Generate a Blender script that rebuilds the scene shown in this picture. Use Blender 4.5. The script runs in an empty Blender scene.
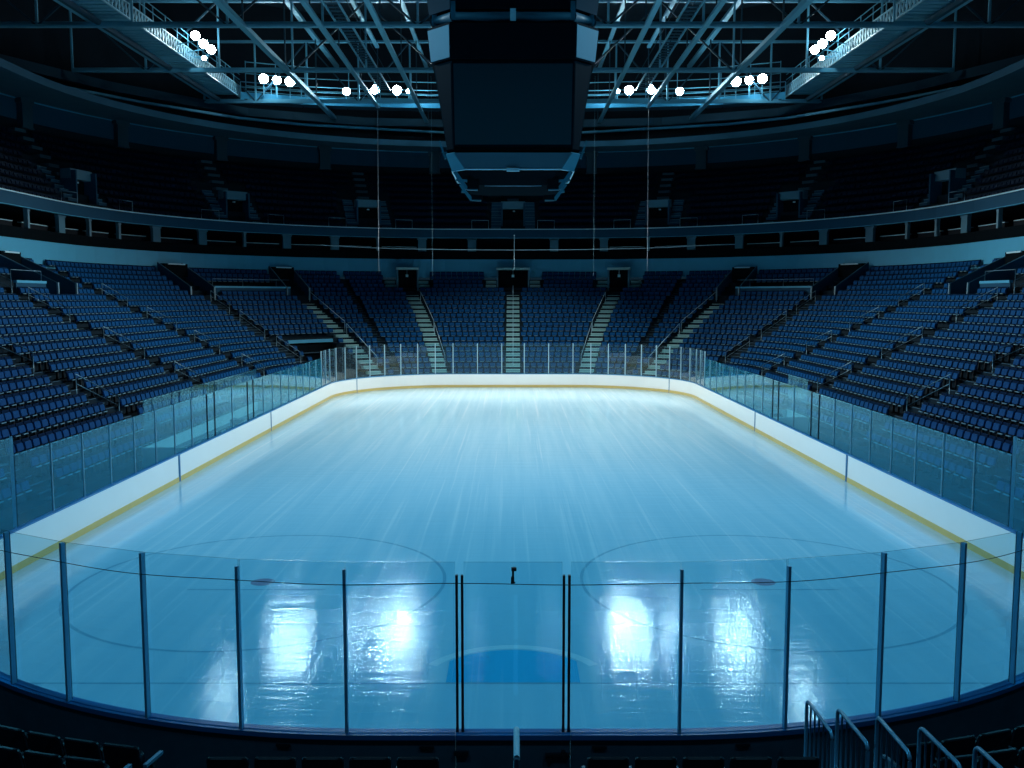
import bpy, math, random
from mathutils import Vector, Matrix
random.seed(7)
C = bpy.context.scene.collection
PI = math.pi

# ---------------------------------------------------------------- materials
MATS = {}
def _mat(name):
    m = bpy.data.materials.new(name); m.use_nodes = True
    nt = m.node_tree; nt.nodes.clear()
    out = nt.nodes.new('ShaderNodeOutputMaterial')
    return m, nt, out
def pbr(name, col, rough=.5, metal=0., spec=.5, noise=0., scale=6., bump=0.):
    m, nt, out = _mat(name)
    b = nt.nodes.new('ShaderNodeBsdfPrincipled')
    b.inputs['Roughness'].default_value = rough
    b.inputs['Metallic'].default_value = metal
    b.inputs['Specular IOR Level'].default_value = spec
    b.inputs['Base Color'].default_value = (*col, 1)
    if noise > 0 or bump > 0:
        tc = nt.nodes.new('ShaderNodeTexCoord')
        n = nt.nodes.new('ShaderNodeTexNoise'); n.inputs['Scale'].default_value = scale
        n.inputs['Detail'].default_value = 4
        nt.links.new(tc.outputs['Object'], n.inputs['Vector'])
        if noise > 0:
            r = nt.nodes.new('ShaderNodeMix'); r.data_type = 'RGBA'
            r.inputs[6].default_value = tuple(c*(1-noise) for c in col) + (1,)
            r.inputs[7].default_value = tuple(min(1, c*(1+noise)) for c in col) + (1,)
            nt.links.new(n.outputs['Fac'], r.inputs[0]); nt.links.new(r.outputs[2], b.inputs['Base Color'])
        if bump > 0:
            bp = nt.nodes.new('ShaderNodeBump'); bp.inputs['Strength'].default_value = bump
            bp.inputs['Distance'].default_value = .02
            nt.links.new(n.outputs['Fac'], bp.inputs['Height']); nt.links.new(bp.outputs['Normal'], b.inputs['Normal'])
    nt.links.new(b.outputs[0], out.inputs[0]); MATS[name] = m
    return m
def emit(name, col, s):
    m, nt, out = _mat(name)
    e = nt.nodes.new('ShaderNodeEmission'); e.inputs[0].default_value = (*col, 1); e.inputs[1].default_value = s
    nt.links.new(e.outputs[0], out.inputs[0]); MATS[name] = m
    return m
def glass(name, tint, ior=1.5, haze=0.0, film=(.5, .75, .85), sheen=(.85, .95, 1)):
    m, nt, out = _mat(name)
    t = nt.nodes.new('ShaderNodeBsdfTransparent'); t.inputs[0].default_value = (*tint, 1)
    g = nt.nodes.new('ShaderNodeBsdfGlossy'); g.inputs['Roughness'].default_value = .015
    g.inputs[0].default_value = (*sheen, 1)
    ge = nt.nodes.new('ShaderNodeNewGeometry'); dt = nt.nodes.new('ShaderNodeVectorMath'); dt.operation = 'DOT_PRODUCT'
    nt.links.new(ge.outputs['Incoming'], dt.inputs[0]); nt.links.new(ge.outputs['Normal'], dt.inputs[1])
    def mth(op, a, b=None):                        # Schlick reflectance, alike for both faces of the thin sheet
        n = nt.nodes.new('ShaderNodeMath'); n.operation = op
        for i, v in enumerate((a, b)):
            if v is None: continue
            if isinstance(v, (int, float)): n.inputs[i].default_value = v
            else: nt.links.new(v, n.inputs[i])
        return n.outputs[0]
    r0 = ((ior-1)/(ior+1))**2
    fr = mth('ADD', mth('MULTIPLY', mth('POWER', mth('SUBTRACT', 1.0, mth('ABSOLUTE', dt.outputs['Value'])), 5.0), 1-r0), r0)
    mx = nt.nodes.new('ShaderNodeMixShader')
    nt.links.new(fr, mx.inputs[0]); nt.links.new(t.outputs[0], mx.inputs[1]); nt.links.new(g.outputs[0], mx.inputs[2])
    last = mx
    if haze > 0:                                   # film of scratches and dust; on side glass, haze for a bright reflection
        d = nt.nodes.new('ShaderNodeBsdfDiffuse'); d.inputs[0].default_value = (*film, 1)
        tl = nt.nodes.new('ShaderNodeBsdfTranslucent'); tl.inputs[0].default_value = (*film, 1)
        ad = nt.nodes.new('ShaderNodeMixShader'); ad.inputs[0].default_value = .5
        nt.links.new(d.outputs[0], ad.inputs[1]); nt.links.new(tl.outputs[0], ad.inputs[2])
        m2 = nt.nodes.new('ShaderNodeMixShader'); m2.inputs[0].default_value = haze
        nt.links.new(mx.outputs[0], m2.inputs[1]); nt.links.new(ad.outputs[0], m2.inputs[2]); last = m2
    nt.links.new(last.outputs[0], out.inputs[0]); MATS[name] = m
    return m

def ice_mat(name, col, col2):
    m, nt, out = _mat(name)
    N, L = nt.nodes.new, nt.links.new
    b = N('ShaderNodeBsdfPrincipled')
    b.inputs['Specular IOR Level'].default_value = .5
    b.inputs['IOR'].default_value = 1.31
    tc = N('ShaderNodeTexCoord')
    def noise(sx, sy, scale, detail=4, rough=.5):
        mp = N('ShaderNodeMapping'); mp.inputs['Scale'].default_value = (sx, sy, 1)
        n = N('ShaderNodeTexNoise'); n.inputs['Scale'].default_value = scale; n.inputs['Detail'].default_value = detail
        n.inputs['Roughness'].default_value = rough
        L(tc.outputs['Object'], mp.inputs['Vector']); L(mp.outputs[0], n.inputs['Vector'])
        return n.outputs['Fac']
    streak = noise(1.0, .035, 2.2, 6, .6)          # resurfacer passes along the length
    fine = noise(1.0, .05, 11, 4, .6)
    ripple = noise(.30, 1.5, 5.0, 4, .55)
    gouge = noise(.22, 1.6, 1.6, 5, .6)
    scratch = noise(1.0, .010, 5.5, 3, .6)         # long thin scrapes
    def rng(v, a, b_, c, d):
        r = N('ShaderNodeMapRange'); r.inputs[1].default_value = a; r.inputs[2].default_value = b_
        r.inputs[3].default_value = c; r.inputs[4].default_value = d; L(v, r.inputs[0]); return r.outputs[0]
    mixc = N('ShaderNodeMix'); mixc.data_type = 'RGBA'
    mixc.inputs[6].default_value = (*col, 1); mixc.inputs[7].default_value = (*col2, 1)
    L(rng(streak, .38, .66, 0, 1), mixc.inputs[0])
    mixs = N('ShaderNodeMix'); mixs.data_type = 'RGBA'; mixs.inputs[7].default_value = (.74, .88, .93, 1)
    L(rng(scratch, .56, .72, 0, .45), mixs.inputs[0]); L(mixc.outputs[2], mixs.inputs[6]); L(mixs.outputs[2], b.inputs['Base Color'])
    add = N('ShaderNodeMath'); add.operation = 'ADD'
    L(rng(streak, .35, .65, .05, .11), add.inputs[0]); L(rng(fine, .35, .65, -.01, .03), add.inputs[1])
    L(add.outputs[0], b.inputs['Roughness'])
    b1 = N('ShaderNodeBump'); b1.inputs['Strength'].default_value = .10; b1.inputs['Distance'].default_value = .020
    L(fine, b1.inputs['Height'])
    b2 = N('ShaderNodeBump'); b2.inputs['Strength'].default_value = .17; b2.inputs['Distance'].default_value = .012
    L(ripple, b2.inputs['Height']); L(b1.outputs[0], b2.inputs['Normal'])
    b3 = N('ShaderNodeBump'); b3.inputs['Strength'].default_value = .15; b3.inputs['Distance'].default_value = .05
    L(gouge, b3.inputs['Height']); L(b2.outputs[0], b3.inputs['Normal'])
    L(b3.outputs[0], b.inputs['Normal'])
    L(b.outputs[0], out.inputs[0]); MATS[name] = m
    return m

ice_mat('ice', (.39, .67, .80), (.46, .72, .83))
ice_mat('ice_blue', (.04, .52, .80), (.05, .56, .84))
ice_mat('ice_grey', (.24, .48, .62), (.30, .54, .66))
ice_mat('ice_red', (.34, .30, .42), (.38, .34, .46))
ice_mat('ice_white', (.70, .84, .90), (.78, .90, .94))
pbr('board_white', (.84, .87, .84), .32, 0, .5, .03, 1.5)
pbr('kick_yellow', (.60, .47, .16), .4, 0, .5, .08, 3)
pbr('cap_blue', (.003, .17, .40), .3)
pbr('seam_blue', (.004, .13, .30), .35)
pbr('board_back', (.055, .11, .14), .7, 0, .3, .25, 4)
pbr('latch_dark', (.012, .016, .02), .5)
pbr('aluminium', (.40, .62, .72), .36, .1, .5)
pbr('post_blue', (.20, .44, .64), .35, .1)
pbr('post_black', (.010, .016, .030), .4, .2)
pbr('concrete', (.05, .12, .17), .85, 0, .2, .2, 3)
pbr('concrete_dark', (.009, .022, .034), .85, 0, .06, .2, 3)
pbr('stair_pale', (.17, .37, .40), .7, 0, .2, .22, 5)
pbr('stair_nosing', (.40, .66, .66), .6)
pbr('fascia', (.06, .38, .60), .55, 0, .4, .06, 1.2)
pbr('fascia_dark', (.014, .078, .145), .65, 0, .1, .08, 1)
pbr('fascia_edge', (.48, .78, .90), .4)
pbr('soffit', (.050, .150, .225), .75, 0, .15, .15, .6)
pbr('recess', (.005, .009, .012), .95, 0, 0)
pbr('pillar_pale', (.06, .20, .29), .6)
pbr('pillar_thin', (.13, .27, .35), .5)
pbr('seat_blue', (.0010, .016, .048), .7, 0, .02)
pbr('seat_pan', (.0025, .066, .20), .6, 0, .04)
pbr('seat_upper_shaded', (.0012, .012, .034), .6, 0, .04)  # seat navy darkened, dimness of the upper stand put into the colour
pbr('seat_lip', (.13, .30, .40), .5)
pbr('seat_leg', (.02, .025, .03), .5, .3)
pbr('seat_near', (.006, .010, .015), .32, 0, .4)
pbr('seat_near_arm', (.10, .16, .20), .4)
pbr('rail_pale', (.22, .40, .50), .4, .3)
pbr('rail_steel', (.16, .33, .45), .35, .4)
pbr('steel', (.18, .50, .66), .5, .2, .4, .10, .8)
pbr('steel_dark', (.03, .085, .125), .6, .1, .2)
pbr('roof_deck', (.035, .055, .075), .9, 0, .1, .2, .5)
pbr('board_black', (.002, .008, .014), .6, 0, .03)
pbr('screen', (.012, .045, .062), .4, 0, .2)
pbr('screen_corner', (.035, .19, .27), .45, 0, .3, .08, 2)  # paler colour stands for lamplight on the scoreboard corner screens
pbr('hoist_skin', (.006, .030, .050), .6, 0, .05)
pbr('ring_skin', (.03, .10, .145), .5, 0, .3)
pbr('bench_grey', (.10, .16, .20), .5)
pbr('cable', (.10, .20, .28), .4, .2)
pbr('wall_dark', (.015, .022, .030), .9, 0, .1, .2, .6)
glass('rink_glass', (.85, .955, .98), 1.5, .012)
glass('side_glass', (.66, .91, .96), 1.5, .075, (.06, .60, .85), (.55, .88, 1))  # strong teal haze puts a bright reflection into the glass colour
glass('rail_glass', (.55, .72, .8), 1.45, .02)
pbr('glass_edge', (.03, .13, .17), .2)
emit('lamp', (.72, .95, 1.0), 190)
emit('lamp_strong', (.74, .95, 1.0), 420)
emit('lamp_dim', (.72, .95, 1.0), 70)
emit('exit_lamp', (.75, .9, 1.0), 1.5)

# ---------------------------------------------------------------- mesh builder
class MB:
    def __init__(s): s.v = []; s.f = []; s.m = []; s.sm = []
    def add(s, vs, fs, mi=0, smooth=False):
        b = len(s.v); s.v += [tuple(v) for v in vs]
        for f in fs: s.f.append(tuple(b+i for i in f)); s.m.append(mi); s.sm.append(smooth)
    def box(s, c, size, M=None, mi=0):
        x, y, z = (q/2 for q in size)
        vs = [Vector(p) for p in ((-x,-y,-z),(x,-y,-z),(x,y,-z),(-x,y,-z),(-x,-y,z),(x,-y,z),(x,y,z),(-x,y,z))]
        if M is not None: vs = [M @ v for v in vs]
        c = Vector(c); s.add([v+c for v in vs], [(0,3,2,1),(4,5,6,7),(0,1,5,4),(1,2,6,5),(2,3,7,6),(3,0,4,7)], mi)
    def bar(s, a, b, w, h=None, mi=0):           # rectangular bar from a to b
        h = h or w; a = Vector(a); b = Vector(b); d = b-a; L = d.length
        if L < 1e-6: return
        s.box((a+b)/2, (w, L, h), frame(d), mi)
    def tube(s, pts, r, n=8, mi=0, cap=True):
        pts = [Vector(p) for p in pts]; rings = []
        for i, p in enumerate(pts):
            d = (pts[min(i+1, len(pts)-1)]-pts[max(i-1, 0)]).normalized()
            F = frame(d)
            rings.append([p + F @ Vector((r*math.cos(2*PI*k/n), 0, r*math.sin(2*PI*k/n))) for k in range(n)])
        vs = [v for R in rings for v in R]; fs = []
        for i in range(len(rings)-1):
            for k in range(n):
                fs.append((i*n+k, i*n+(k+1)%n, (i+1)*n+(k+1)%n, (i+1)*n+k))
        if cap: fs.append(tuple(range(n))); fs.append(tuple((len(rings)-1)*n+n-1-k for k in range(n)))
        s.add(vs, fs, mi, True)
    def sweep(s, prof, path, mi=0, closed=False, smooth=False, caps=False):
        """prof: list of (o,z); path: list of functions o->(x,y)"""
        n = len(prof); vs = []; fs = []
        for P in path:
            for o, z in prof:
                x, y = P(o); vs.append((x, y, z))
        m = n if closed else n-1
        for i in range(len(path)-1):
            for k in range(m):
                a = i*n+k; b = i*n+(k+1) % n; fs.append((a, b, b+n, a+n))
        if caps and closed:
            fs.append(tuple(range(n-1, -1, -1))); fs.append(tuple((len(path)-1)*n+k for k in range(n)))
        s.add(vs, fs, mi, smooth)
    def build(s, name, mats, parent=None, loc=None):
        me = bpy.data.meshes.new(name); me.from_pydata(s.v, [], s.f)
        for q in (mats if isinstance(mats, (list, tuple)) else [mats]): me.materials.append(MATS[q])
        me.polygons.foreach_set('material_index', s.m); me.polygons.foreach_set('use_smooth', s.sm)
        me.update()
        o = bpy.data.objects.new(name, me); C.objects.link(o)
        if parent is not None:
            o.parent = parent
            if loc is None: o.matrix_parent_inverse = parent.matrix_basis.inverted()
        if loc is not None: o.location = loc
        return o
def frame(d):
    """3x3 whose Y is along d, Z as upright as can be"""
    y = Vector(d).normalized(); up = Vector((0,0,1)) if abs(y.z) < .999 else Vector((0,1,0))
    x = y.cross(up).normalized(); z = x.cross(y)
    return Matrix((x, y, z)).transposed()
def tag(o, label, cat, group=None, kind=None):
    o['label'] = label; o['category'] = cat
    if group: o['group'] = group
    if kind: o['kind'] = kind
    return o
def empty(name, loc, label, cat, group=None, kind=None, rz=0):
    o = bpy.data.objects.new(name, None); C.objects.link(o); o.location = loc; o.rotation_euler = (0,0,rz)
    o.empty_display_size = .1
    return tag(o, label, cat, group, kind)
def recalc(o):
    import bmesh
    bm = bmesh.new(); bm.from_mesh(o.data); bmesh.ops.recalc_face_normals(bm, faces=bm.faces); bm.to_mesh(o.data); bm.free()
    return o
ORD = ['', 'first','second','third','fourth','fifth','sixth','seventh','eighth','ninth','tenth','eleventh','twelfth','thirteenth',
       'fourteenth','fifteenth','sixteenth','seventeenth','eighteenth','nineteenth','twentieth','twenty-first','twenty-second','twenty-third',
       'twenty-fourth','twenty-fifth','twenty-sixth']

# ---------------------------------------------------------------- plan curves
# ice level z = 0, camera over y = 0, near boards at y = 12.38, far boards at y = 73.38
HW, Y0, Y1 = 13.0, 12.38, 73.38
def far(st, o):                                   # stand curve round the far end, o metres outside the boards
    k, v = st
    R = 8.53+.94*o; cx = HW+.94*o-R; cy = 64.85+.06*o
    if k == 'L': return (-HW-.94*o, min(v, cy))
    if k == 'R': return (HW+.94*o, min(v, cy))
    a = math.radians(v) if k in ('LC','RC') else 0
    if k == 'LC': return (-cx-R*math.sin(a), cy+R*math.cos(a))
    if k == 'RC': return (cx+R*math.sin(a), cy+R*math.cos(a))
    return (v, cy+R)
def nrm(st):
    k, v = st; a = math.radians(v)
    return {'L': (-1,0), 'R': (1,0), 'C': (0,1), 'LC': (-math.sin(a), math.cos(a)), 'RC': (math.sin(a), math.cos(a))}[k]
def stations(ystart, step=5):
    s = [('L', y) for y in (ystart, (ystart+64.8)/2)]
    s += [('LC', a) for a in range(90, -1, -step)] + [('C', 0.)] + [('RC', a) for a in range(0, 91, step)]
    return s + [('R', y) for y in ((ystart+64.8)/2, ystart)]
def pf(st): return lambda o: far(st, o)
def nearp(ang, o, side):                          # near end curve: ang None = flat x value in side
    R = 11+o; a = math.radians(abs(ang)); sx = 1 if ang >= 0 else -1
    return (sx*(2+R*math.sin(a)), 23.38-R*math.cos(a))
# rink outline by arc length from the middle of the near end; s > 0 towards +x
A1 = 2.0; A2 = A1+11*PI/2; A3 = A2+(64.85-23.38); A4 = A3+8.53*PI/2; A5 = A4+4.47
def rink(s):
    q = abs(s); sx = 1 if s >= 0 else -1
    if q <= A1: x, y, nx, ny = q, Y0, 0, -1
    elif q <= A2:
        a = (q-A1)/11; x, y, nx, ny = 2+11*math.sin(a), 23.38-11*math.cos(a), math.sin(a), -math.cos(a)
    elif q <= A3: x, y, nx, ny = HW, 23.38+q-A2, 1, 0
    elif q <= A4:
        a = PI/2-(q-A3)/8.53; x, y, nx, ny = 4.47+8.53*math.sin(a), 64.85+8.53*math.cos(a), math.sin(a), math.cos(a)
    else: x, y, nx, ny = A5-q, Y1, 0, 1
    return sx*x, y, sx*nx, ny
def rp(s): 
    x, y, nx, ny = rink(s)
    return lambda o: (x+nx*o, y+ny*o)
def srange(a, b, step=.6):
    n = max(1, int(abs(b-a)/step+.5)); return [a+(b-a)*i/n for i in range(n+1)]
def s_y(y): return A2+y-23.38

# ---------------------------------------------------------------- camera
cam = bpy.data.cameras.new('camera'); co = bpy.data.objects.new('camera', cam); C.objects.link(co)
cam.sensor_fit = 'HORIZONTAL'; cam.sensor_width = 36; cam.lens = 918.57*36/1024
cam.shift_x = -.001; cam.clip_end = 400; cam.clip_start = .1
co.location = (0, 0, 7.12); co.rotation_euler = (PI/2-math.radians(5.343), 0, 0)
bpy.context.scene.camera = co

# ---------------------------------------------------------------- floor and ice
fl = MB(); fl.box((0, 46, -.2), (104, 124, .2)); tag(fl.build('floor', 'concrete_dark'), 'dark concrete arena floor around the rink', 'floor', kind='structure')
loop = [rink(s)[:2] for s in srange(-A5, A5, .5)][:-1]
ib = MB(); n = len(loop)
ib.add([(x, y, 0) for x, y in loop] + [(x, y, -.1) for x, y in loop], [tuple(range(n-1, -1, -1))] + [((i+1) % n, i, n+i, n+(i+1) % n) for i in range(n)])
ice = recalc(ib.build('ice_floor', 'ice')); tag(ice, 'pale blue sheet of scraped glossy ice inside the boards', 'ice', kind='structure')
def flat(name, pts, mat, z=.003):
    m = MB(); m.add([(x, y, z) for x, y in pts], [tuple(range(len(pts)))]); o = m.build(name, mat, ice)
    if o.data.polygons[0].normal.z < 0: o.data.flip_normals()
    return o
def ring_flat(name, c, r, w, mat, z=.003, a0=0, a1=2*PI, n=72):
    m = MB(); vs = []; fs = []
    for i in range(n+1):
        a = a0+(a1-a0)*i/n
        for q in (r-w/2, r+w/2): vs.append((c[0]+q*math.cos(a), c[1]+q*math.sin(a), z))
    for i in range(n): fs.append((2*i, 2*i+1, 2*i+3, 2*i+2))
    m.add(vs, fs); o = m.build(name, mat, ice)
    if o.data.polygons[0].normal.z < 0: o.data.flip_normals()
    return o
GL = 16.46
flat('goal_line', [(-11.6, GL-.03), (11.6, GL-.03), (11.6, GL+.03), (-11.6, GL+.03)], 'ice_grey')
cr = [(-1.25, GL+.03)] + [(1.62*math.sin(a), GL+1.62*math.cos(a)) for a in [math.asin(-1.25/1.62)+i*(2*math.asin(1.25/1.62))/24 for i in range(25)]] + [(1.25, GL+.03)]
flat('goal_crease', cr, 'ice_blue', .004)
ring_flat('goal_crease_outline', (0, GL), 1.78, .20, 'ice_white', .0035, math.radians(28), math.radians(152), 40)
for sx in (-1, 1):
    c = (sx*6.3, 22.56)
    ring_flat('faceoff_circle', c, 4.57, .085, 'ice_grey')
    flat('faceoff_dot', [(c[0]+.30*math.cos(i*PI/12), c[1]+.30*math.sin(i*PI/12)) for i in range(24)], 'ice_red', .004)
    for dy in (-.6, ):
        flat('faceoff_mark', [(c[0]-1.7, c[1]+dy-.03), (c[0]+1.7, c[1]+dy-.03), (c[0]+1.7, c[1]+dy+.03), (c[0]-1.7, c[1]+dy+.03)], 'ice_grey', .0045)

# ---------------------------------------------------------------- dasher boards
def board(s0, s1, label, near_end=False):
    gp = .002 if s1 > s0 else -.002; s0, s1 = s0+gp, s1-gp
    st = srange(s0, s1, .5); xm, ym, _, _ = rink((s0+s1)/2)
    e = empty('dasher_board', (xm, ym, 0), label, 'rink boards', 'white boards around the ice')
    path = [rp(s) for s in st]
    m = MB(); m.sweep([(.0,.19),(.0,1.05),(.08,1.05),(.08,.0),(.0,.0)][:4]+[(.0,.0)], path, closed=True, caps=True); recalc(m.build('white_panel', 'board_white', e))
    m = MB(); m.sweep([(-.015,.0),(-.015,.19),(.0,.19),(.0,.0)], path, closed=True, caps=True); recalc(m.build('kick_plate', 'kick_yellow', e))
    m = MB(); m.sweep([(-.03,1.05),(-.03,1.085),(-.015,1.10),(.10,1.10),(.115,1.085),(.115,1.05)], path, closed=True, caps=True); recalc(m.build('cap_rail', 'cap_blue', e))
    m = MB(); m.sweep([(.08,.0),(.08,1.05),(.12,1.05),(.12,.0)], path, closed=True, caps=True); recalc(m.build('back_panel', 'board_back', e))
    if near_end:
        m = MB(); m.sweep([(.10,1.02),(.10,1.09),(.17,1.09),(.17,1.02)], path, closed=True, caps=True); recalc(m.build('glass_channel', 'cap_blue', e))
    return e
def seam(e, s, w):
    m = MB(); m.sweep([(-.022,.0),(-.022,1.05),(-.001,1.05),(-.001,.0)], [rp(s-w/2), rp(s+w/2)], closed=True, caps=True)
    recalc(m.build('seam_strip', 'seam_blue', e))
sa, sb = s_y(35.4), s_y(49.0)
sc = A3 + 8.53*(PI/2-math.asin((11.8-4.47)/8.53))
sn = 2.0+11*math.radians(34)                      # end of the near end segment
for sx, nm in ((-1, 'left'), (1, 'right')):
    b = board(sx*sn, sx*sa, f'white rink boards on the {nm}, length nearest the camera up to the blue seam'); seam(b, sx*(sa-.08), .15)
    b = board(sx*sa, sx*sb, f'white rink boards on the {nm}, middle length between the two blue seams'); seam(b, sx*(sb-.06), .11)
    b = board(sx*sb, sx*sc, f'white rink boards rounding the far {nm} corner behind the second seam'); seam(b, sx*(sc-.03), .05)
# far end: from +sc through the middle to -sc
def rink_far(t):                                  # t: arc from the far middle, + towards +x
    return rink((A5-abs(t))*(1 if t >= 0 else -1))
def rpf(t):
    x, y, nx, ny = rink_far(t); return lambda o: (x+nx*o, y+ny*o)
e = empty('dasher_board', (0, Y1, 0), 'straight white boards across the far end with yellow kick strip', 'rink boards', 'white boards around the ice')
path = [rpf(t) for t in srange(-(A5-sc)+.004, A5-sc-.004, .5)]
for nm_, prof, mt in (('white_panel', [(0,0),(0,1.05),(.08,1.05),(.08,0)], 'board_white'), ('kick_plate', [(-.015,0),(-.015,.19),(0,.19),(0,0)], 'kick_yellow'),
                      ('cap_rail', [(-.03,1.05),(-.03,1.085),(-.015,1.10),(.10,1.10),(.115,1.085),(.115,1.05)], 'cap_blue'), ('back_panel', [(.08,0),(.08,1.05),(.12,1.05),(.12,0)], 'board_back')):
    m = MB(); m.sweep(prof, path, closed=True, caps=True); recalc(m.build(nm_, mt, e))
# near end: gate in the middle, boards either side
gate = board(-.797, .797, 'dark backed gate in the near end boards between twin black posts', True)
gate['category'] = 'gate'; gate.name = 'rink_gate'; gate['group'] = 'near end boards'
m = MB(); m.box((.62, Y0-.15, .80), (.34, .06, .035)); m.box((.70, Y0-.16, .80), (.05, .07, .12)); m.box((.50, Y0-.15, .74), (.10, .05, .05)); m.build('latch', 'latch_dark', gate)
m = MB(); m.box((-.72, Y0-.15, .82), (.20, .05, .06)); m.build('hinge', 'latch_dark', gate)
m = MB(); m.box((-.72, Y0-.15, .32), (.20, .05, .06)); m.build('hinge', 'latch_dark', gate)
for sx, nm in ((-1, 'left'), (1, 'right')):
    b = board(sx*.80, sx*sn, f'dark backed near end boards {nm} of the gate, under the closest glass', True); b['group'] = 'near end boards'
    for q in (1.2, 3.2):
        m = MB(); x, y, nx, ny = rink(sx*q); m.box((x+nx*.14, y+ny*.14, .90), (.20, .03, .035), frame((-ny, nx, 0)) @ Matrix.Rotation(PI/2, 3, 'Z')); m.build('grip_slot', 'latch_dark', b)

# ---------------------------------------------------------------- glass and posts
def post(s, z1, mat, label, group, w=.05, d=.06, o=.06, off=0.):
    x, y, nx, ny = rink(s); F = frame((nx, ny, 0))
    e = empty('glass_post', (x+nx*o, y+ny*o, 1.10), label, 'glass post', group)
    m = MB(); c = Vector((x+nx*o, y+ny*o, 0))
    m.box(c+Vector((0,0,(1.101+z1)/2)), (w, d, z1-1.101), F)
    m.box(c+F @ Vector((w*.32, -d*.55, 0))+Vector((0,0,(1.10+z1)/2)), (w*.22, d*.3, z1-1.12), F)
    m.box(c+F @ Vector((-w*.32, -d*.55, 0))+Vector((0,0,(1.10+z1)/2)), (w*.22, d*.3, z1-1.12), F); m.build('upright', mat, e)
    m = MB(); m.box(c+Vector((0,0,1.136)), (w*1.08, d*1.1, .07), F); m.build('foot_bracket', mat, e)
    return e
def pane(s0, s1, z1, label, group, z0=1.102, o=.06, fn=None, mat='rink_glass'):
    f = fn or rp; st = srange(s0, s1, 1.2); m = MB()
    path = [f(s) for s in st]; t = .006; n = len(path)
    # sheet with its two faces in glass and its rim in the greener edge colour
    for pr, mi in (([(o-t, z0), (o-t, z1)], 0), ([(o+t, z1), (o+t, z0)], 0), ([(o-t, z1), (o+t, z1)], 1)):
        m.sweep(pr, path, mi)
    for P in (path[0], path[-1]):
        a = P(o-t); b = P(o+t); m.add([(*a, z0), (*b, z0), (*b, z1), (*a, z1)], [(0,1,2,3)], 1)
    ob = recalc(m.build('glass_shield', [mat, 'glass_edge']))
    return tag(ob, label, 'glass pane', group)
def ang_s(x): return A1+11*math.asin((x-2)/11)
nearS = [.76, 2.305, ang_s(3.80), ang_s(5.24), ang_s(6.62), ang_s(7.78)]
k_ = nearS[-1]; s_tall = s_y(23.75)
nearS += [k_+(s_tall-k_)*i/7 for i in range(1, 8)]
ys = [23.75+(38.9-23.75)*i/8 for i in range(9)] + [39.9, 42.4, 44.9, 45.9] + [45.9+(62.4-45.9)*i/9 for i in range(1, 10)]
ZT, ZS, ZP = 3.515, 3.05, 3.33
G1, G2, G3 = 'glass panes on the near end boards', 'glass panes along the side boards', 'glass panes on the far end boards'
P1, P2, P3 = 'posts of the near end glass', 'posts of the side glass', 'posts of the far end glass'
pane(-.678, .678, ZT, 'tall glass pane over the near gate between the twin black posts', G1)
for sx, nm in ((-1, 'left'), (1, 'right')):
    post(sx*.70, ZP, 'post_black', f'inner black post of the twin pair {nm} of the near gate', P1, .035)
    post(sx*.775, ZP, 'post_black', f'outer black post of the twin pair {nm} of the near gate', P1, .035)
    for i in range(len(nearS)-1):
        vis = i < 6
        wh = f'{ORD[i+1]} {nm} of the gate'
        pane(sx*(nearS[i]+(.037 if i == 0 else .008)), sx*(nearS[i+1]-.008), ZT, f'tall clear glass pane on the near boards, {wh}', G1, mat='rink_glass' if i < 6 else 'side_glass')
        post(sx*nearS[i+1], 3.43 if i < 2 else ZT+.005, 'post_blue', f'dark blue upright between near glass panes, {wh} past the black pair', P1, .042, .06, .118)
    for i in range(len(ys)-1):
        dbl = ys[i+1]-ys[i] < 1.2
        pane(sx*s_y(ys[i]+.031), sx*s_y(ys[i+1]-.031), ZS, f'lower side glass pane over the {nm} boards, {ORD[i+1]} one counted from the near corner', G2, mat='side_glass')
    for i in range(1, len(ys)-1):
        dark = any(abs(ys[i]-q) < .05 for q in (38.9, 39.9, 44.9, 45.9))
        post(sx*s_y(ys[i]), ZS-.01, 'post_black' if dark else 'aluminium',
             f'{"dark door post" if dark else "thin pale upright"} in the {nm} side glass, {ORD[i+1]} from the near corner', P2, .05 if dark else .028, .045)
t_c = [.9, 2.85] + [4.8+(A5-s_y(62.4)-4.8)*i/11 for i in range(12)]
pane(-.86, .86, ZT, 'tall glass pane at the middle of the far end boards', G3, fn=rpf)
for sx, nm in ((-1, 'left'), (1, 'right')):
    for i in range(len(t_c)-1):
        pane(sx*(t_c[i]+.04), sx*(t_c[i+1]-.04), ZT, f'tall glass pane on the far end boards, {ORD[i+1]} {nm} of the middle pane', G3, fn=rpf)
    for i in range(len(t_c)):
        post((A5-t_c[i])*sx, ZT, 'aluminium', f'pale metal upright in the far end glass, {ORD[i+1]} {nm} of the middle', P3, .065, .06)
# wire along the near posts
m = MB(); m.tube([(rp(s)(.158)[0], rp(s)(.158)[1], 3.235-.012*math.sin(s*2.0)) for s in srange(-nearS[-1], nearS[-1], .3)], .006, 5)
tag(m.build('safety_wire', 'latch_dark'), 'thin dark wire strung along the near glass posts just under the pane tops', 'wire')
e = empty('camera_mount', (0, Y0-.195, 3.20), 'small black camera clamp fixed on the wire at the middle near pane', 'clamp')
m = MB(); m.box((-.005, Y0-.195, 3.255), (.045, .04, .09)); m.build('clamp_jaw', 'latch_dark', e)
m = MB(); m.box((.0, Y0-.195, 3.34), (.03, .03, .10)); m.build('clamp_stem', 'latch_dark', e)
m = MB(); m.box((.012, Y0-.195, 3.405), (.07, .05, .045)); m.tube([(.012, Y0-.17, 3.405), (.012, Y0-.13, 3.405)], .016, 10); m.build('camera_head', 'latch_dark', e)
m = MB(); m.tube([(-.03, Y0-.195, 3.22), (.03, Y0-.195, 3.22)], .012, 8); m.build('clamp_screw', 'latch_dark', e)

e.location.z += .05

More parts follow.
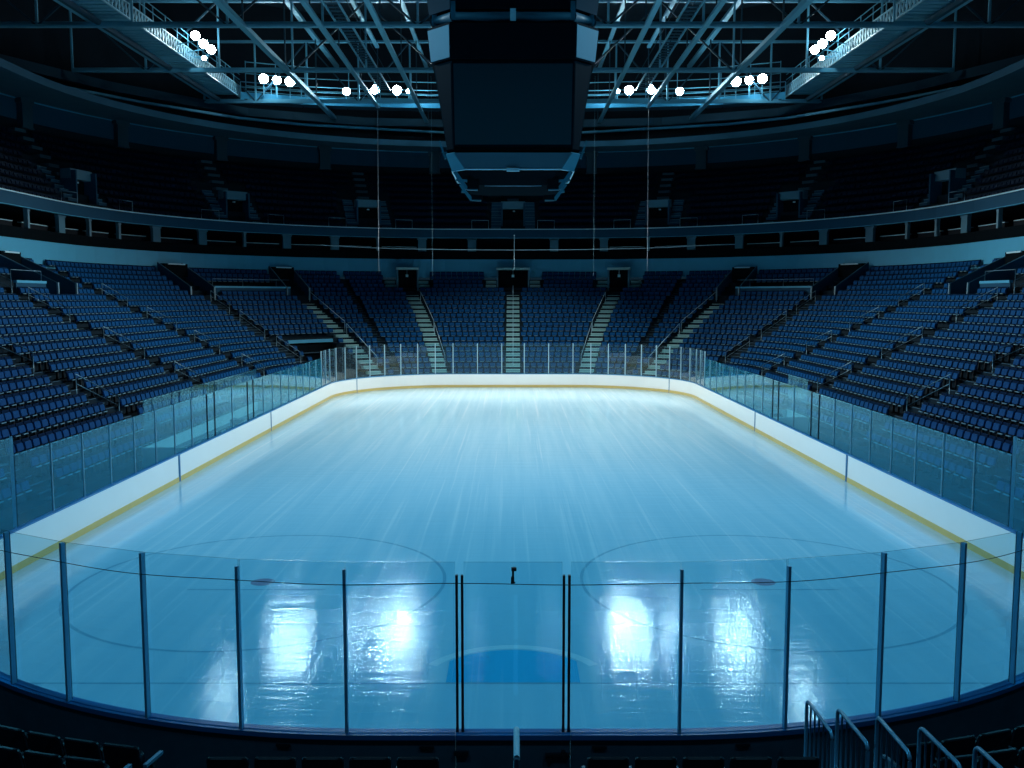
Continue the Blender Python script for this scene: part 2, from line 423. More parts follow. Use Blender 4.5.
# ---------------------------------------------------------------- stand profile
O0, DO, Z0, DZ, NR = 2.2, .84, .55, .40, 22
def tier_o(k): return O0+DO*k
def tier_z(k): return Z0+DZ*k
def stand_z(o): return tier_z(max(0, min(NR, int((o-O0)/DO))))
def tier_prof(k0, k1):
    p = [(tier_o(k0), -.1)]
    for k in range(k0, k1): p += [(tier_o(k), tier_z(k)), (tier_o(k+1), tier_z(k))]
    return p
YS = 17.0
TA, TB = 57.5, 40.5                                # corner tunnel on the left between these angles
stL = [('L', YS), ('L', 40), ('L', 64.8)] + [('LC', a) for a in (90, 85, 80, 75, 70, 65, 60, TA)]
stT = [('LC', a) for a in (TA, 53, 49, 45, TB)]
stR = [('LC', a) for a in (TB, 35, 30, 25, 20, 15, 10, 5, 0)] + [('C', 0.)] + [('RC', a) for a in range(0, 91, 5)] + [('R', 40), ('R', YS)]
m = MB()
m.sweep(tier_prof(0, NR), [pf(s) for s in stL]); m.sweep(tier_prof(8, NR), [pf(s) for s in stT]); m.sweep(tier_prof(0, NR), [pf(s) for s in stR])
for a in (TA, TB):                                 # tunnel cheeks
    x0 = far(('LC', a), tier_o(0)); p = tier_prof(0, 8) + [(tier_o(8), -.1)]
    m.add([(*far(('LC', a), o), z) for o, z in p], [tuple(range(len(p)))])
tag(m.build('lower_stand_floor', 'concrete_dark'), 'stepped dark concrete of the lower stand around the rink', 'stand', kind='structure')
# tunnel lintel
e = empty('corner_tunnel', (*far(('LC', 49), tier_o(8)), 0), 'black tunnel mouth under the far left corner seats with a pale lintel', 'tunnel')
m = MB(); m.sweep([(tier_o(8)-.25, 3.42), (tier_o(8)-.25, 3.68), (tier_o(8)+.1, 3.68), (tier_o(8)+.1, 3.42)], [pf(s) for s in stT], closed=True, caps=True); recalc(m.build('lintel', 'fascia', e))
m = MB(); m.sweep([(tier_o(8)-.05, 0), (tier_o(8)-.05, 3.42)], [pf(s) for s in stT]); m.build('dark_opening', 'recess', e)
m = MB(); m.sweep([(tier_o(8)-.3, 2.55), (tier_o(8)-.3, 2.62), (tier_o(8)-.22, 2.62), (tier_o(8)-.22, 2.55)], [pf(s) for s in stT], closed=True, caps=True); recalc(m.build('beam', 'steel_dark', e))

# aisles: (station, pale?, width)
AIS = [('L', 19.), ('L', 30.), ('L', 41.), ('L', 52.), ('L', 63.), ('LC', 63.), ('LC', 37.), ('LC', 24.), ('LC', 11.5), ('C', 0.),
       ('RC', 11.5), ('RC', 24.), ('RC', 37.), ('RC', 63.), ('R', 63.), ('R', 52.), ('R', 41.), ('R', 30.), ('R', 19.)]
AIS = [a for a in AIS]
LEAN = {11.5: ((2.2, 7.8), (18., 13.2)), 37.: ((2.2, 35.4), (7.3, 35.6), (16., 39.2)), 24.: ((2.2, 26.), (18., 26.8))}
def ast(st, o):                                    # the bearing of an aisle at offset o
    k, v = st
    if k not in ('LC', 'RC') or v not in LEAN: return st
    t = LEAN[v]
    if o <= t[0][0]: return (k, t[0][1])
    for (a, p), (b, q) in zip(t[:-1], t[1:]):
        if o <= b: return (k, p+(q-p)*(o-a)/(b-a))
    return (k, t[-1][1])
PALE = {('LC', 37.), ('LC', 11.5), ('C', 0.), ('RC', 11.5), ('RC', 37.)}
HALFW = {('LC', 24.): .22, ('RC', 24.): .22}
def arc_of(st, o, ys=YS):
    k, v = st; R = 8.53+.94*o; cy = 64.85+.06*o; cx = 4.47
    L1 = cy-ys; L2 = R*PI/2
    if k == 'L': return v-ys
    if k == 'LC': return L1+R*math.radians(90-v)
    if k == 'C': return L1+L2+cx+v
    if k == 'RC': return L1+L2+2*cx+R*math.radians(v)
    return 2*L1+2*L2+2*cx-(v-ys)
def at_arc(s, o, ys=YS):
    R = 8.53+.94*o; cy = 64.85+.06*o; cx = 4.47; L1 = cy-ys; L2 = R*PI/2
    if s < L1: return ('L', ys+s)
    s -= L1
    if s < L2: return ('LC', 90-math.degrees(s/R))
    s -= L2
    if s < 2*cx: return ('C', s-cx)
    s -= 2*cx
    if s < L2: return ('RC', math.degrees(s/R))
    return ('R', cy-(s-L2))
def pos(st, o):                                    # point, outward normal
    return Vector((*far(st, o), 0)), Vector((*nrm(st), 0))
AN = {('L', 30.): 'nearest left', ('L', 41.): 'second left', ('L', 52.): 'third left', ('L', 63.): 'fourth left', ('LC', 63.): 'far left corner, beside its dark gap',
      ('LC', 37.): 'far left corner', ('LC', 24.): 'narrow far left', ('LC', 11.5): 'far end, left of centre', ('C', 0.): 'far end, dead centre'}
# stairs in the aisles
for st in AIS:
    if st[1] == 19.: continue
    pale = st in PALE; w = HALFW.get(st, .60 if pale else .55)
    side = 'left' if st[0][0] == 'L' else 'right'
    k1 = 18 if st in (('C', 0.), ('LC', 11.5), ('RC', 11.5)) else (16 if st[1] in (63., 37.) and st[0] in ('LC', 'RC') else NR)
    lab = {('C',0.): 'pale stepped stairway up the middle of the far stand', ('LC',11.5): 'pale stepped stairway just left of the far middle stairway', ('RC',11.5): 'pale stepped stairway just right of the far middle stairway',
           ('LC',37.): 'pale stairway up the far left corner beside the tunnel', ('RC',37.): 'pale stairway up the far right corner of the lower stand',
           ('LC',24.): 'narrow dark stepped gap between the two pale left stairways', ('RC',24.): 'narrow dark stepped gap between the two pale right stairways',
           ('LC',63.): 'dark stairway at the left bend of the lower stand', ('RC',63.): 'dark stairway at the right bend of the lower stand'}.get(st)
    if lab is None:
        lab = f'dark stairway between seat blocks of the {side} side stand, {ORD[1+int((st[1]-30)//11)]} from the camera'
    e = empty('aisle_stairs', (*far(st, O0), 0), lab, 'stairs', 'stairways of the lower stand')
    mm = MB(); nn = MB()
    for k in range(0, k1):
        oa, ob, zt = tier_o(k)-DO*.5, tier_o(k), tier_z(k)-DZ*.5
        p, nv = pos(ast(st, (oa+ob)/2), (oa+ob)/2); F = frame(nv)
        if k > 0:
            mm.box(p+Vector((0,0,zt-.1)), (2*w, ob-oa+.04, .24), F)
            nn.box(p-nv*((ob-oa)/2)+Vector((0,0,zt+.015)), (2*w, .045, .025), F)
        p, nv = pos(ast(st, tier_o(k)), tier_o(k)+DO*.25)
        mm.box(p+Vector((0,0,tier_z(k)+.01)), (2*w, DO*.5, .03), F)
        nn.box(p-nv*(DO*.25)+Vector((0,0,tier_z(k)+.03)), (2*w, .045, .025), F)
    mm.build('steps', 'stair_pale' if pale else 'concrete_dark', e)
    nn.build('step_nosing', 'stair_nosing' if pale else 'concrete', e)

# handrails on the aisles
def aisle_z(o):
    k = int((o-O0)/DO); return tier_z(k)+(.25 if (o-O0)/DO-k > .42 else .05)
def handrail(st, oa, ob, label, off=0., h=.92, double=True):
    p0, nv = pos(ast(st, oa), oa); p1, _ = pos(ast(st, ob), ob); t = Vector((-nv.y, nv.x, 0))*off
    za, zb = aisle_z(oa), aisle_z(ob)
    a = p0+t; b = p1+t
    e = empty('aisle_handrail', (a.x, a.y, za), label, 'handrail', 'handrails in the aisles of the lower stand')
    m = MB(); A = a+Vector((0,0,za+h)); B = b+Vector((0,0,zb+h)); m.tube([A, B], .022, 6)
    if double: m.tube([A-Vector((0,0,.42)), B-Vector((0,0,.42))], .017, 6)
    m.build('rail', 'rail_pale', e)
    for q, zz in ((a, za), (b, zb)):
        m = MB(); m.tube([q+Vector((0,0,zz)), q+Vector((0,0,zz+h))], .021, 6); m.build('rail_post', 'rail_pale', e)
HR = {30.: [(6.5, 8.6), (10.5, 12.8), (14.6, 17)], 41.: [(5.0, 7.0), (9.0, 11.3), (13.4, 15.4), (16.8, 18.8)], 52.: [(4.6, 6.6), (8.4, 10.8), (12.8, 15.2), (16.2, 18.0)], 63.: [(4.4, 6.0), (7.6, 9.4), (10.7, 12.8), (14.2, 16.0)]}
for sx, nm in (('L', 'left'), ('R', 'right')):
    for y, segs in HR.items():
        for i, (a, b) in enumerate(segs):
            handrail((sx, y), a, b, f'pale aisle handrail, {nm} side stand, stairway {ORD[1+int((y-30)//11)]} from camera, {ORD[i+1]} rail up')
    for i, (a, b) in enumerate(((5.3, 7.9), (9.2, 12.0), (13.2, 15.4))):
        handrail((sx+'C', 63.), a, b, f'dark aisle handrail at the {nm} bend of the lower stand, {ORD[i+1]} rail up')
    for i, (a, b) in enumerate(((4.0, 9.5), (9.8, 15.4))):
        handrail((sx+'C', 37.), a, b, f'long handrail beside the pale stairway in the far {nm} corner, {ORD[i+1]} rail up', .53 if sx == 'R' else -.53, double=False)
        handrail((sx+'C', 11.5), a, b, f'long handrail beside the pale stairway just {nm} of far middle, {ORD[i+1]} rail up', .53 if sx == 'R' else -.53, double=False)
for i, (a, b) in enumerate(((4.0, 9.5), (9.8, 16.5))):
    handrail(('C', 0.), a, b, f'long handrail down the far middle stairway, {ORD[i+1]} rail up', 0, double=False)

# ---------------------------------------------------------------- vomitories of the lower bowl
FOOT = []                                          # (arc centre station, half width, o range) kept free of seats
def end_portal(st, w, label):
    o0 = tier_o(19); z0 = tier_z(18); p, nv = pos(st, o0); t = Vector((-nv.y, nv.x, 0)); F = frame(nv)
    e = empty('stand_portal', (p.x, p.y, z0), label, 'doorway', 'doorways at the top of the far lower stand')
    H = 10.05-z0
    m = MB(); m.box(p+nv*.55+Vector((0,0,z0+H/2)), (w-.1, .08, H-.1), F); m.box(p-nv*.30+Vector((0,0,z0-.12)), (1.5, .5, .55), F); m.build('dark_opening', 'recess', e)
    for s in (-1, 1):
        m = MB(); m.box(p+t*(s*w/2)+nv*.25+Vector((0,0,z0+H/2+.05)), (.14, .75, H), F); m.build('jamb', 'pillar_pale', e)
        m = MB(); nn = MB()
        for k in (18, 19, 20):
            q, _ = pos(st, tier_o(k)+.4); q = q+t*(s*(w/2+.65))
            m.box(q+Vector((0,0,tier_z(k)+.12)), (1.0, .8, .24), F); nn.box(q-nv*.38+Vector((0,0,tier_z(k)+.25)), (1.0, .06, .04), F)
        a = m.build('flank_steps', 'stair_pale', e); nn.build('step_nosing', 'stair_nosing', a)
    m = MB(); m.box(p+nv*.2+Vector((0,0,10.0)), (w+.2, .8, .22), F); m.build('lintel', 'stair_nosing', e)
    m = MB(); m.box(p+nv*.47+Vector((0,0,z0+H*.68)), (.26, .03, .26), F); m.tube([p+nv*.47+Vector((0,0,z0+H*.68)), p+nv*.47+Vector((0,0,z0+H))], .015, 6); m.build('door_plate', 'fascia_edge', e)
    FOOT.append((st, w/2+1.45, tier_o(18)-.1, 30))
end_portal(('C', 0.), 3.1, 'wide dark doorway at the top of the far middle stairway')
end_portal(('LC', 13.3), 2.0, 'narrow dark doorway atop the pale stairway left of far middle')
end_portal(('RC', 13.3), 2.0, 'narrow dark doorway atop the pale stairway right of far middle')
def side_vom(st, w, o0, label, oe=20.4):
    p, nv = pos(st, o0); t = Vector((-nv.y, nv.x, 0)); F = frame(nv); z0 = stand_z(o0)
    e = empty('stand_vomitory', (p.x, p.y, z0), label, 'doorway', 'walled doorways along the side stands')
    zt = 10.08
    for s in (-1, 1):
        m = MB(); a, _ = pos(st, o0); b, _ = pos(st, oe); a = a+t*(s*w/2); b = b+t*(s*w/2)
        vs = []
        for q in (-.05, .05):
            for P, zz in ((a, z0-.3), (b, stand_z(oe)-.3), (b, stand_z(oe)+1.15), (a, z0+1.1)): vs.append(P+t*q+Vector((0,0,zz)))
        m.add(vs, [(0,1,2,3),(7,6,5,4),(0,4,5,1),(1,5,6,2),(2,6,7,3),(3,7,4,0)]); recalc(m.build('side_wall', 'fascia_dark', e))
        m = MB(); m.tube([a+Vector((0,0,z0+1.13)), b+Vector((0,0,stand_z(oe)+1.18))], .03, 6); m.build('wall_rail', 'pillar_pale', e)
        m = MB(); m.box(a-nv*.06+Vector((0,0,z0+.55)), (.12, .10, 1.16), F); m.build('end_post', 'rail_pale', e)
    b, _ = pos(st, oe-.5); zb = stand_z(oe)
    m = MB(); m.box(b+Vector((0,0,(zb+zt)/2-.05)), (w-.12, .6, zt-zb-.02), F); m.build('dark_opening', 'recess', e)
    m = MB(); m.box(b-nv*.35+Vector((0,0,zt-.10)), (w*.7, .08, .10), F); m.build('lintel_lamp', 'fascia_edge', e)
    FOOT.append((st, w/2+.42, o0-.5, 30))
for sx, nm in (('L', 'left'), ('R', 'right')):
    side_vom((sx+'C', 39.3), 2.2, 16.4, f'walled doorway at the top of the far {nm} corner stairway')
    side_vom((sx+'C', 63.), 2.6, 16.4, f'walled doorway at the {nm} bend high in the lower stand')
    side_vom((sx, 58.), 2.4, 16.0, f'walled doorway high in the {nm} side stand, cut by the picture edge')
# low walls along the cross gangway
def gang_wall(sts, label):
    o = 16.5; z = 7.25
    p, _ = pos(sts[len(sts)//2], o); e = empty('gangway_wall', (p.x, p.y, z), label, 'low wall', 'pale low walls across the lower stand')
    P = [pf(s) for s in sts]
    m = MB(); m.sweep([(o, z-.2), (o, 8.0), (o+.12, 8.0), (o+.12, z-.2)], P, closed=True, caps=True); recalc(m.build('wall_panel', 'fascia_dark', e))
    m = MB(); m.sweep([(o-.05, 8.0), (o-.05, 8.15), (o+.17, 8.15), (o+.17, 8.0)], P, closed=True, caps=True); recalc(m.build('wall_coping', 'fascia', e))
    m = MB()
    m.tube([Vector((*P_(o+.3), 8.75)) for P_ in P], .02, 6)
    for P_ in P[::2]: m.tube([Vector((*P_(o+.3), 7.2)), Vector((*P_(o+.3), 8.75))], .018, 6)
    m.build('guard_rail', 'rail_steel', e)
gang = []
for sx, nm in (('L', 'left'), ('R', 'right')):
    gang_wall([(sx+'C', a) for a in (59.5, 56, 52, 48, 44, 41)], f'pale topped low wall across the far {nm} corner seats')
    gang_wall([(sx, a) for a in (53.0, 54.7, 56.4)], f'pale topped low wall high in the {nm} side seats at the picture edge')

# ---------------------------------------------------------------- seats
def rounded_panel(m, w, h, t, r, bend, M, mi=0, nseg=3, bev=.012):
    pts = []
    for cx, cz, a0 in ((w/2-r, h-r, 0), (-w/2+r, h-r, PI/2), (-w/2+r*.6, r*.6, PI), (w/2-r*.6, r*.6, 1.5*PI)):
        rr = r if cz > h/2 else r*.6
        for i in range(nseg+1):
            a = a0+i*PI/2/nseg; pts.append((cx+rr*math.cos(a), cz+rr*math.sin(a)))
    n = len(pts); rings = []
    for y, ins in ((t/2, bev), (t/2-bev, 0), (-t/2+bev, 0), (-t/2, bev)):
        ring = []
        for x, z in pts:
            fx = (w/2-ins)/(w/2); fz = (h/2-ins)/(h/2); X = x*fx; Z = (z-h/2)*fz+h/2
            ring.append(M @ Vector((X, y+bend*(X/(w/2))**2, Z)))
        rings.append(ring)
    vs = [v for R in rings for v in R]; fs = []
    for i in range(3):
        for k in range(n): fs.append((i*n+k, (i+1)*n+k, (i+1)*n+(k+1) % n, i*n+(k+1) % n))
    fs.append(tuple(range(n))); fs.append(tuple(3*n+n-1-k for k in range(n)))
    m.add(vs, fs, mi, False)
def T(x, y, z): return Matrix.Translation((x, y, z))
def RX(a): return Matrix.Rotation(math.radians(a), 4, 'X')
# side seat, local: faces +y, floor at z 0
def seat_parts():
    b = MB(); rounded_panel(b, .50, .44, .05, .05, .03, T(0, -.10, .40) @ RX(12))
    c = MB(); rounded_panel(c, .43, .27, .07, .05, -.015, T(0, -.035, .47) @ RX(12))
    l = MB(); l.box((0, .07, .425), (.33, .05, .035))
    g = MB(); g.box((-.235, -.02, .25), (.035, .10, .50)); g.box((-.235, -.04, .02), (.05, .26, .04))
    return b, c, l, g
def seat_near_parts():
    b = MB(); rounded_panel(b, .50, .52, .05, .06, .045, T(0, -.10, .40) @ RX(10), nseg=4)
    c = MB(); rounded_panel(c, .45, .42, .07, .06, -.015, T(0, .03, .38) @ RX(8), nseg=4)
    g = MB(); g.box((-.27, .0, .30), (.035, .12, .60)); g.box((-.27, .02, .62), (.045, .30, .035))
    return b, c, g
def place_root(root, p, z, nv):
    root.location = (p.x, p.y, z); d = -nv
    root.rotation_euler = (0, 0, math.atan2(d.y, d.x)-PI/2)
# simple seat for the mass: three welded blocks
def block(cx, cy, cz, sx, sy, sz, rx=0, mi=0, bottomless=True):
    M = T(cx, cy, cz) @ RX(rx); x, y, z = sx/2, sy/2, sz/2
    vs = [M @ Vector(p) for p in ((-x,-y,-z),(x,-y,-z),(x,y,-z),(-x,y,-z),(-x,-y,z),(x,-y,z),(x,y,z),(-x,y,z))]
    return vs, [(0,3,2,1),(4,5,6,7),(0,1,5,4),(1,2,6,5),(2,3,7,6),(3,0,4,7)], mi
BLK = [block(0, -.14, .61, .50, .05, .43, 12, 0), block(0, -.06, .60, .43, .08, .26, 12, 1), block(0, .07, .425, .33, .05, .035, 0, 2)]
mass = MB()
def mass_seat(p, z, nv, upper=False):
    d = -nv; t = Vector((d.y, -d.x, 0))
    for vs, fs, mi in BLK:
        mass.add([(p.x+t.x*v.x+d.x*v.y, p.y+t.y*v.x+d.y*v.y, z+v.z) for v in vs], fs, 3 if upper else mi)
def blocked(st, o):
    s = arc_of(st, o)
    for fs, hw, oa, ob in FOOT:
        if oa <= o <= ob and abs(arc_of(fs, o)-s) < hw: return True
    k, v = st
    if k == 'LC' and TB-1 < v < TA+1 and o < tier_o(8): return True
    if k in ('LC', 'RC') and 40.5 < v < 60 and 16.4 < o < 17.9: return True
    if k in ('L', 'R') and 52.6 < v < 56.6 and 16.4 < o < 17.9: return True
    return False
cand = []                                          # lower bowl seats: (dist, record)
CAMP = Vector((0, 0, 7.12)); th = math.radians(5.343)
def to_px(p):
    x, y, z = p.x, p.y, p.z-7.12; d = y*math.cos(th)-z*math.sin(th)
    return 512+918.57*x/d, 384-918.57*(z*math.cos(th)+y*math.sin(th))/d, d
NB = {0: 'nearest block', 1: 'second block', 2: 'third block', 3: 'fourth block'}
for k in range(NR):
    o = tier_o(k)+.50
    if k == 0: o += .0
    for a, b in zip(AIS[:-1], AIS[1:]):
        ha, hb = HALFW.get(a, .64), HALFW.get(b, .64)
        if a == ('L', 63.) or b == ('R', 63.): pass
        s0, s1 = arc_of(ast(a, o), o)+ha, arc_of(ast(b, o), o)-hb
        pitch = .55; n = int((s1-s0)/pitch)
        if n < 1: continue
        for i in range(n):
            s = (s0+s1)/2+(i-(n-1)/2)*pitch; st = at_arc(s, o)
            if blocked(st, o): continue
            p, nv = pos(st, o); z = tier_z(k)
            c = Vector((p.x, p.y, z+.6)); u, v, d = to_px(c)
            vis = 2 < u < 1022 and v < 470
            blk = None
            if a[0] == 'L' and b[0] == 'L': blk = ('left', int((a[1]-19)//11), n-i)
            if a[0] == 'R' and b[0] == 'R': blk = ('right', int((b[1]-19)//11), i+1)
            cand.append((d if vis and blk else 1e9, random.random(), k, p, nv, z, blk))
cand.sort(key=lambda q: (q[0], q[1]))

# near stand: low steps behind the closest boards
stN = [-75, -65, -55, -45, -35, -25, -15, -7, 0]
def np_(a, sx): return lambda o: nearp(sx*a if a else 1e-9*sx, o, sx)
pth = [np_(-q, -1) for q in stN] + [np_(-q, 1) for q in stN[::-1]]
pth = [(lambda q: (lambda o: nearp(-abs(q)-1e-9, o, -1)))(q) for q in stN] + [(lambda q: (lambda o: nearp(abs(q)+1e-9, o, 1)))(q) for q in stN[::-1]]
m = MB(); prof = [(1.30, 0)]
for k in range(5): prof += [(1.30+.8*k+(0 if k == 0 else .02), .79+.25*k), (2.12+.8*k, .79+.25*k)]
m.sweep(prof, pth); tag(m.build('near_stand_floor', 'concrete_dark'), 'dark stepped floor of the stand in front of the camera', 'stand', kind='structure')
b_, c_, g_ = seat_near_parts()
proto = empty('arena_seat', (0,0,0), 'x', 'seat')
b_.build('backrest', 'seat_near', proto, (0,0,0)); c_.build('seat_pan', 'seat_near', proto, (0,0,0)); g_.build('armrest', 'seat_near_arm', proto, (0,0,0))
def copy_thing(root):
    r = root.copy(); C.objects.link(r)
    for ch in root.children:
        q = ch.copy(); C.objects.link(q); q.parent = r
    return r
used = [False]
def put(root, flag, p, z, nv, label, group):
    r = root if not flag[0] else copy_thing(root); flag[0] = True
    place_root(r, p, z, nv); r['label'] = label; r['group'] = group
    return r
N_ALONE = 0
GN = 'dark seats in front of the camera, seen from behind'
for i in range(5):
    for sx, nm in ((-1, 'left'), (1, 'right')):
        x = sx*(1.13+.565*i)
        put(proto, used, Vector((x, Y0-1.80, 0)), .79, Vector((0,-1,0)), f'dark seat from behind, front middle row, {ORD[i+1]} {nm} of the middle aisle post', GN); N_ALONE += 1
for sx, nm in ((-1, 'left'), (1, 'right')):
    for row, (o, z, angs) in enumerate(((1.80, .79, (12.4, 14.9, 17.4, 19.9, 22.4)), (2.60, 1.04, (11.9, 14.25, 16.6)))):
        for i, a in enumerate(angs):
            a += .9 if sx > 0 else 0
            x, y = nearp(sx*a, o, sx); ar = math.radians(a)
            lab = f'dark seat, bottom {nm} corner, {"front" if row == 0 else "second"} row, {ORD[i+1]} from the {"end armrest" if sx < 0 else "stair railings"}'
            put(proto, used, Vector((x, y, 0)), z, Vector((sx*math.sin(ar), -math.cos(ar), 0)), lab, GN); N_ALONE += 1
    if sx < 0:
        for o, z, a, rw in ((1.80, .79, 10.9, 'front'), (2.60, 1.04, 10.45, 'second')):
            x, y = nearp(sx*a, o, sx); ar = math.radians(a); nv = Vector((sx*math.sin(ar), -math.cos(ar), 0)); F = frame(nv)
            e = empty('end_armrest', (x, y, z), f'pale end armrest closing the {rw} curved seat row at the bottom left', 'armrest')
            m = MB(); m.box(Vector((x, y, z+.69)), (.05, .36, .04), F); m.build('arm_pad', 'rail_steel', e)
            m = MB(); m.box(Vector((x, y, z+.335)), (.04, .10, .67), F); m.build('arm_post', 'seat_leg', e)
# seats of the side stands that stand alone
b_, c_, l_, g_ = seat_parts()
sproto = empty('arena_seat', (0,0,0), 'x', 'seat')
b_.build('backrest', 'seat_blue', sproto, (0,0,0)); c_.build('seat_pan', 'seat_pan', sproto, (0,0,0)); l_.build('front_lip', 'seat_lip', sproto, (0,0,0)); g_.build('seat_bracket', 'seat_leg', sproto, (0,0,0))
used2 = [False]; LIM = 300-N_ALONE
for idx, (d, _r, k, p, nv, z, blk) in enumerate(cand):
    if idx < LIM and blk is not None and d < 1e8:
        put(sproto, used2, p, z, nv, f'navy seat, {blk[0]} stand, {NB[blk[1]]}, {ORD[k+1]} row up, {ORD[blk[2]]} from its far stairway', 'navy seats in the nearest blocks of the side stands')
    else: mass_seat(p, z, nv)

# ---------------------------------------------------------------- suite level
YU = 12.0
stU = [('L', YU), ('L', 40)] + [('LC', a) for a in range(90, -1, -5)] + [('C', 0.)] + [('RC', a) for a in range(0, 91, 5)] + [('R', 40), ('R', YU)]
PU = [pf(s) for s in stU]
def struct_sweep(name, prof, mat, label, cat, closed=True, P=None):
    m = MB(); m.sweep(prof, P or PU, closed=closed, caps=closed); o = m.build(name, mat)
    if closed: recalc(o)
    return tag(o, label, cat, kind='structure')
struct_sweep('wall_bowl_top', [(20.7, 9.2), (20.7, 11.03), (20.95, 11.03), (20.95, 9.2)], 'fascia', 'pale teal band running round above the lower seats', 'wall')
struct_sweep('suite_floor', [(20.95, 10.6), (20.95, 10.95), (26, 10.95), (26, 10.6)], 'wall_dark', 'dark floor of the glazed boxes between the two stands', 'floor')
struct_sweep('wall_suite', [(25.5, 10.9), (25.5, 14.0), (25.8, 14.0), (25.8, 10.9)], 'wall_dark', 'black back wall of the boxes between the two stands', 'wall')
struct_sweep('trim_suite_front', [(21.2, 10.95), (21.2, 11.85), (21.3, 11.85), (21.3, 10.95)], 'recess', 'black low front of the box seats above the teal band', 'trim')
struct_sweep('wall_balcony_front', [(21.0, 13.22), (21.0, 14.04), (21.4, 14.04), (21.4, 13.22)], 'fascia_dark', 'dark blue front of the upper stand', 'wall')
struct_sweep('trim_balcony_edge', [(20.94, 14.04), (20.94, 14.12), (21.3, 14.12), (21.3, 14.04)], 'fascia_edge', 'thin bright line along the top of the upper stand front', 'trim')
struct_sweep('trim_balcony_base', [(20.97, 13.18), (20.97, 13.22), (21.3, 13.22), (21.3, 13.18)], 'fascia', 'faint pale line along the foot of the upper stand front', 'trim')
pl = [('L', 58.5, 0), ('L', 63.4, 0), ('LC', 86.4, 1), ('LC', 79.2, 0), ('LC', 72.3, 0), ('LC', 64.1, 1), ('LC', 54.3, 1), ('LC', 45.6, 0), ('LC', 37., 1), ('LC', 27.3, 1), ('LC', 18.6, 0), ('LC', 9.6, 1)]
nl = len(pl)
for sx, nm in (('L', 'left'), ('R', 'right')):
    for i, (k, v, wide) in enumerate(pl):
        st = (k.replace('L', sx), v); p, nv = pos(st, 21.45); F = frame(nv)
        m = MB(); m.box(p+Vector((0,0,12.45)), (.80 if wide else .24, .3, 1.6), F); m.box(p-nv*.02+Vector((0,0,13.1)), (1.0 if wide else .34, .3, .16), F); m.box(p-nv*.02+Vector((0,0,11.72)), (.9 if wide else .3, .34, .12), F)
        tag(m.build('suite_pillar', 'pillar_pale' if wide else 'pillar_thin'), f'{"wide pale" if wide else "thin"} pillar between the dark boxes, {ORD[nl-i]} {nm} of the middle pair', 'pillar', 'pillars between the boxes')
    p, nv = pos(('C', -4.2 if sx == 'L' else 4.2), 21.45)
    m = MB(); m.box(p+Vector((0,0,12.45)), (.85, .3, 1.6), frame(nv)); m.box(p+Vector((0,0,13.1)), (1.0, .3, .16)); m.box(p+Vector((0,0,11.72)), (.95, .34, .12))
    tag(m.build('suite_pillar', 'pillar_pale'), f'wide pale pillar between the dark boxes, {nm} one of the middle pair', 'pillar', 'pillars between the boxes')
    for i in range(nl-1):
        a = (pl[i][0].replace('L', sx), pl[i][1]); b = (pl[i+1][0].replace('L', sx), pl[i+1][1])
        pa, na = pos(a, 22.3); pb, nb = pos(b, 22.3); d = (pb-pa); a2 = pa+d*.12; b2 = pb-d*.12
        e = empty('suite_counter', (a2.x, a2.y, 10.95), f'pale edged counter inside a dark box, {ORD[nl-1-i]} {nm} of the middle boxes', 'counter', 'counters inside the boxes')
        m = MB(); m.bar(a2+Vector((0,0,12.32)), b2+Vector((0,0,12.32)), .30, .05); m.build('counter_top', 'fascia_edge', e)
        m = MB(); m.bar(a2+Vector((0,0,11.62)), b2+Vector((0,0,11.62)), .25, 1.3); m.build('counter_base', 'wall_dark', e)

# ---------------------------------------------------------------- upper stand
UO, UDO, UZ, UDZ, UN = 21.4, .80, 13.75, .72, 10
prof = [(UO, 13.6)]
for k in range(UN): prof += [(UO+UDO*k, UZ+UDZ*k), (UO+UDO*(k+1), UZ+UDZ*k)]
prof += [(29.5, 21.35)]
struct_sweep('upper_stand_floor', prof, 'concrete_dark', 'steep dark steps of the upper stand', 'stand', closed=False)
def up_z(o): return UZ+UDZ*max(0, min(UN-1, int((o-UO)/UDO)))
UA = [('L', 30.), ('L', 50.), ('LC', 77.4), ('LC', 45.9), ('LC', 20.), ('C', 0.), ('RC', 20.), ('RC', 45.9), ('RC', 77.4), ('R', 50.), ('R', 30.)]
UP = {('LC', 77.4): 'far left edge', ('LC', 45.9): 'far left bend', ('LC', 20.): 'left of the middle', ('C', 0.): 'dead centre under the scoreboard',
      ('RC', 20.): 'right of the middle', ('RC', 45.9): 'far right bend', ('RC', 77.4): 'far right edge'}
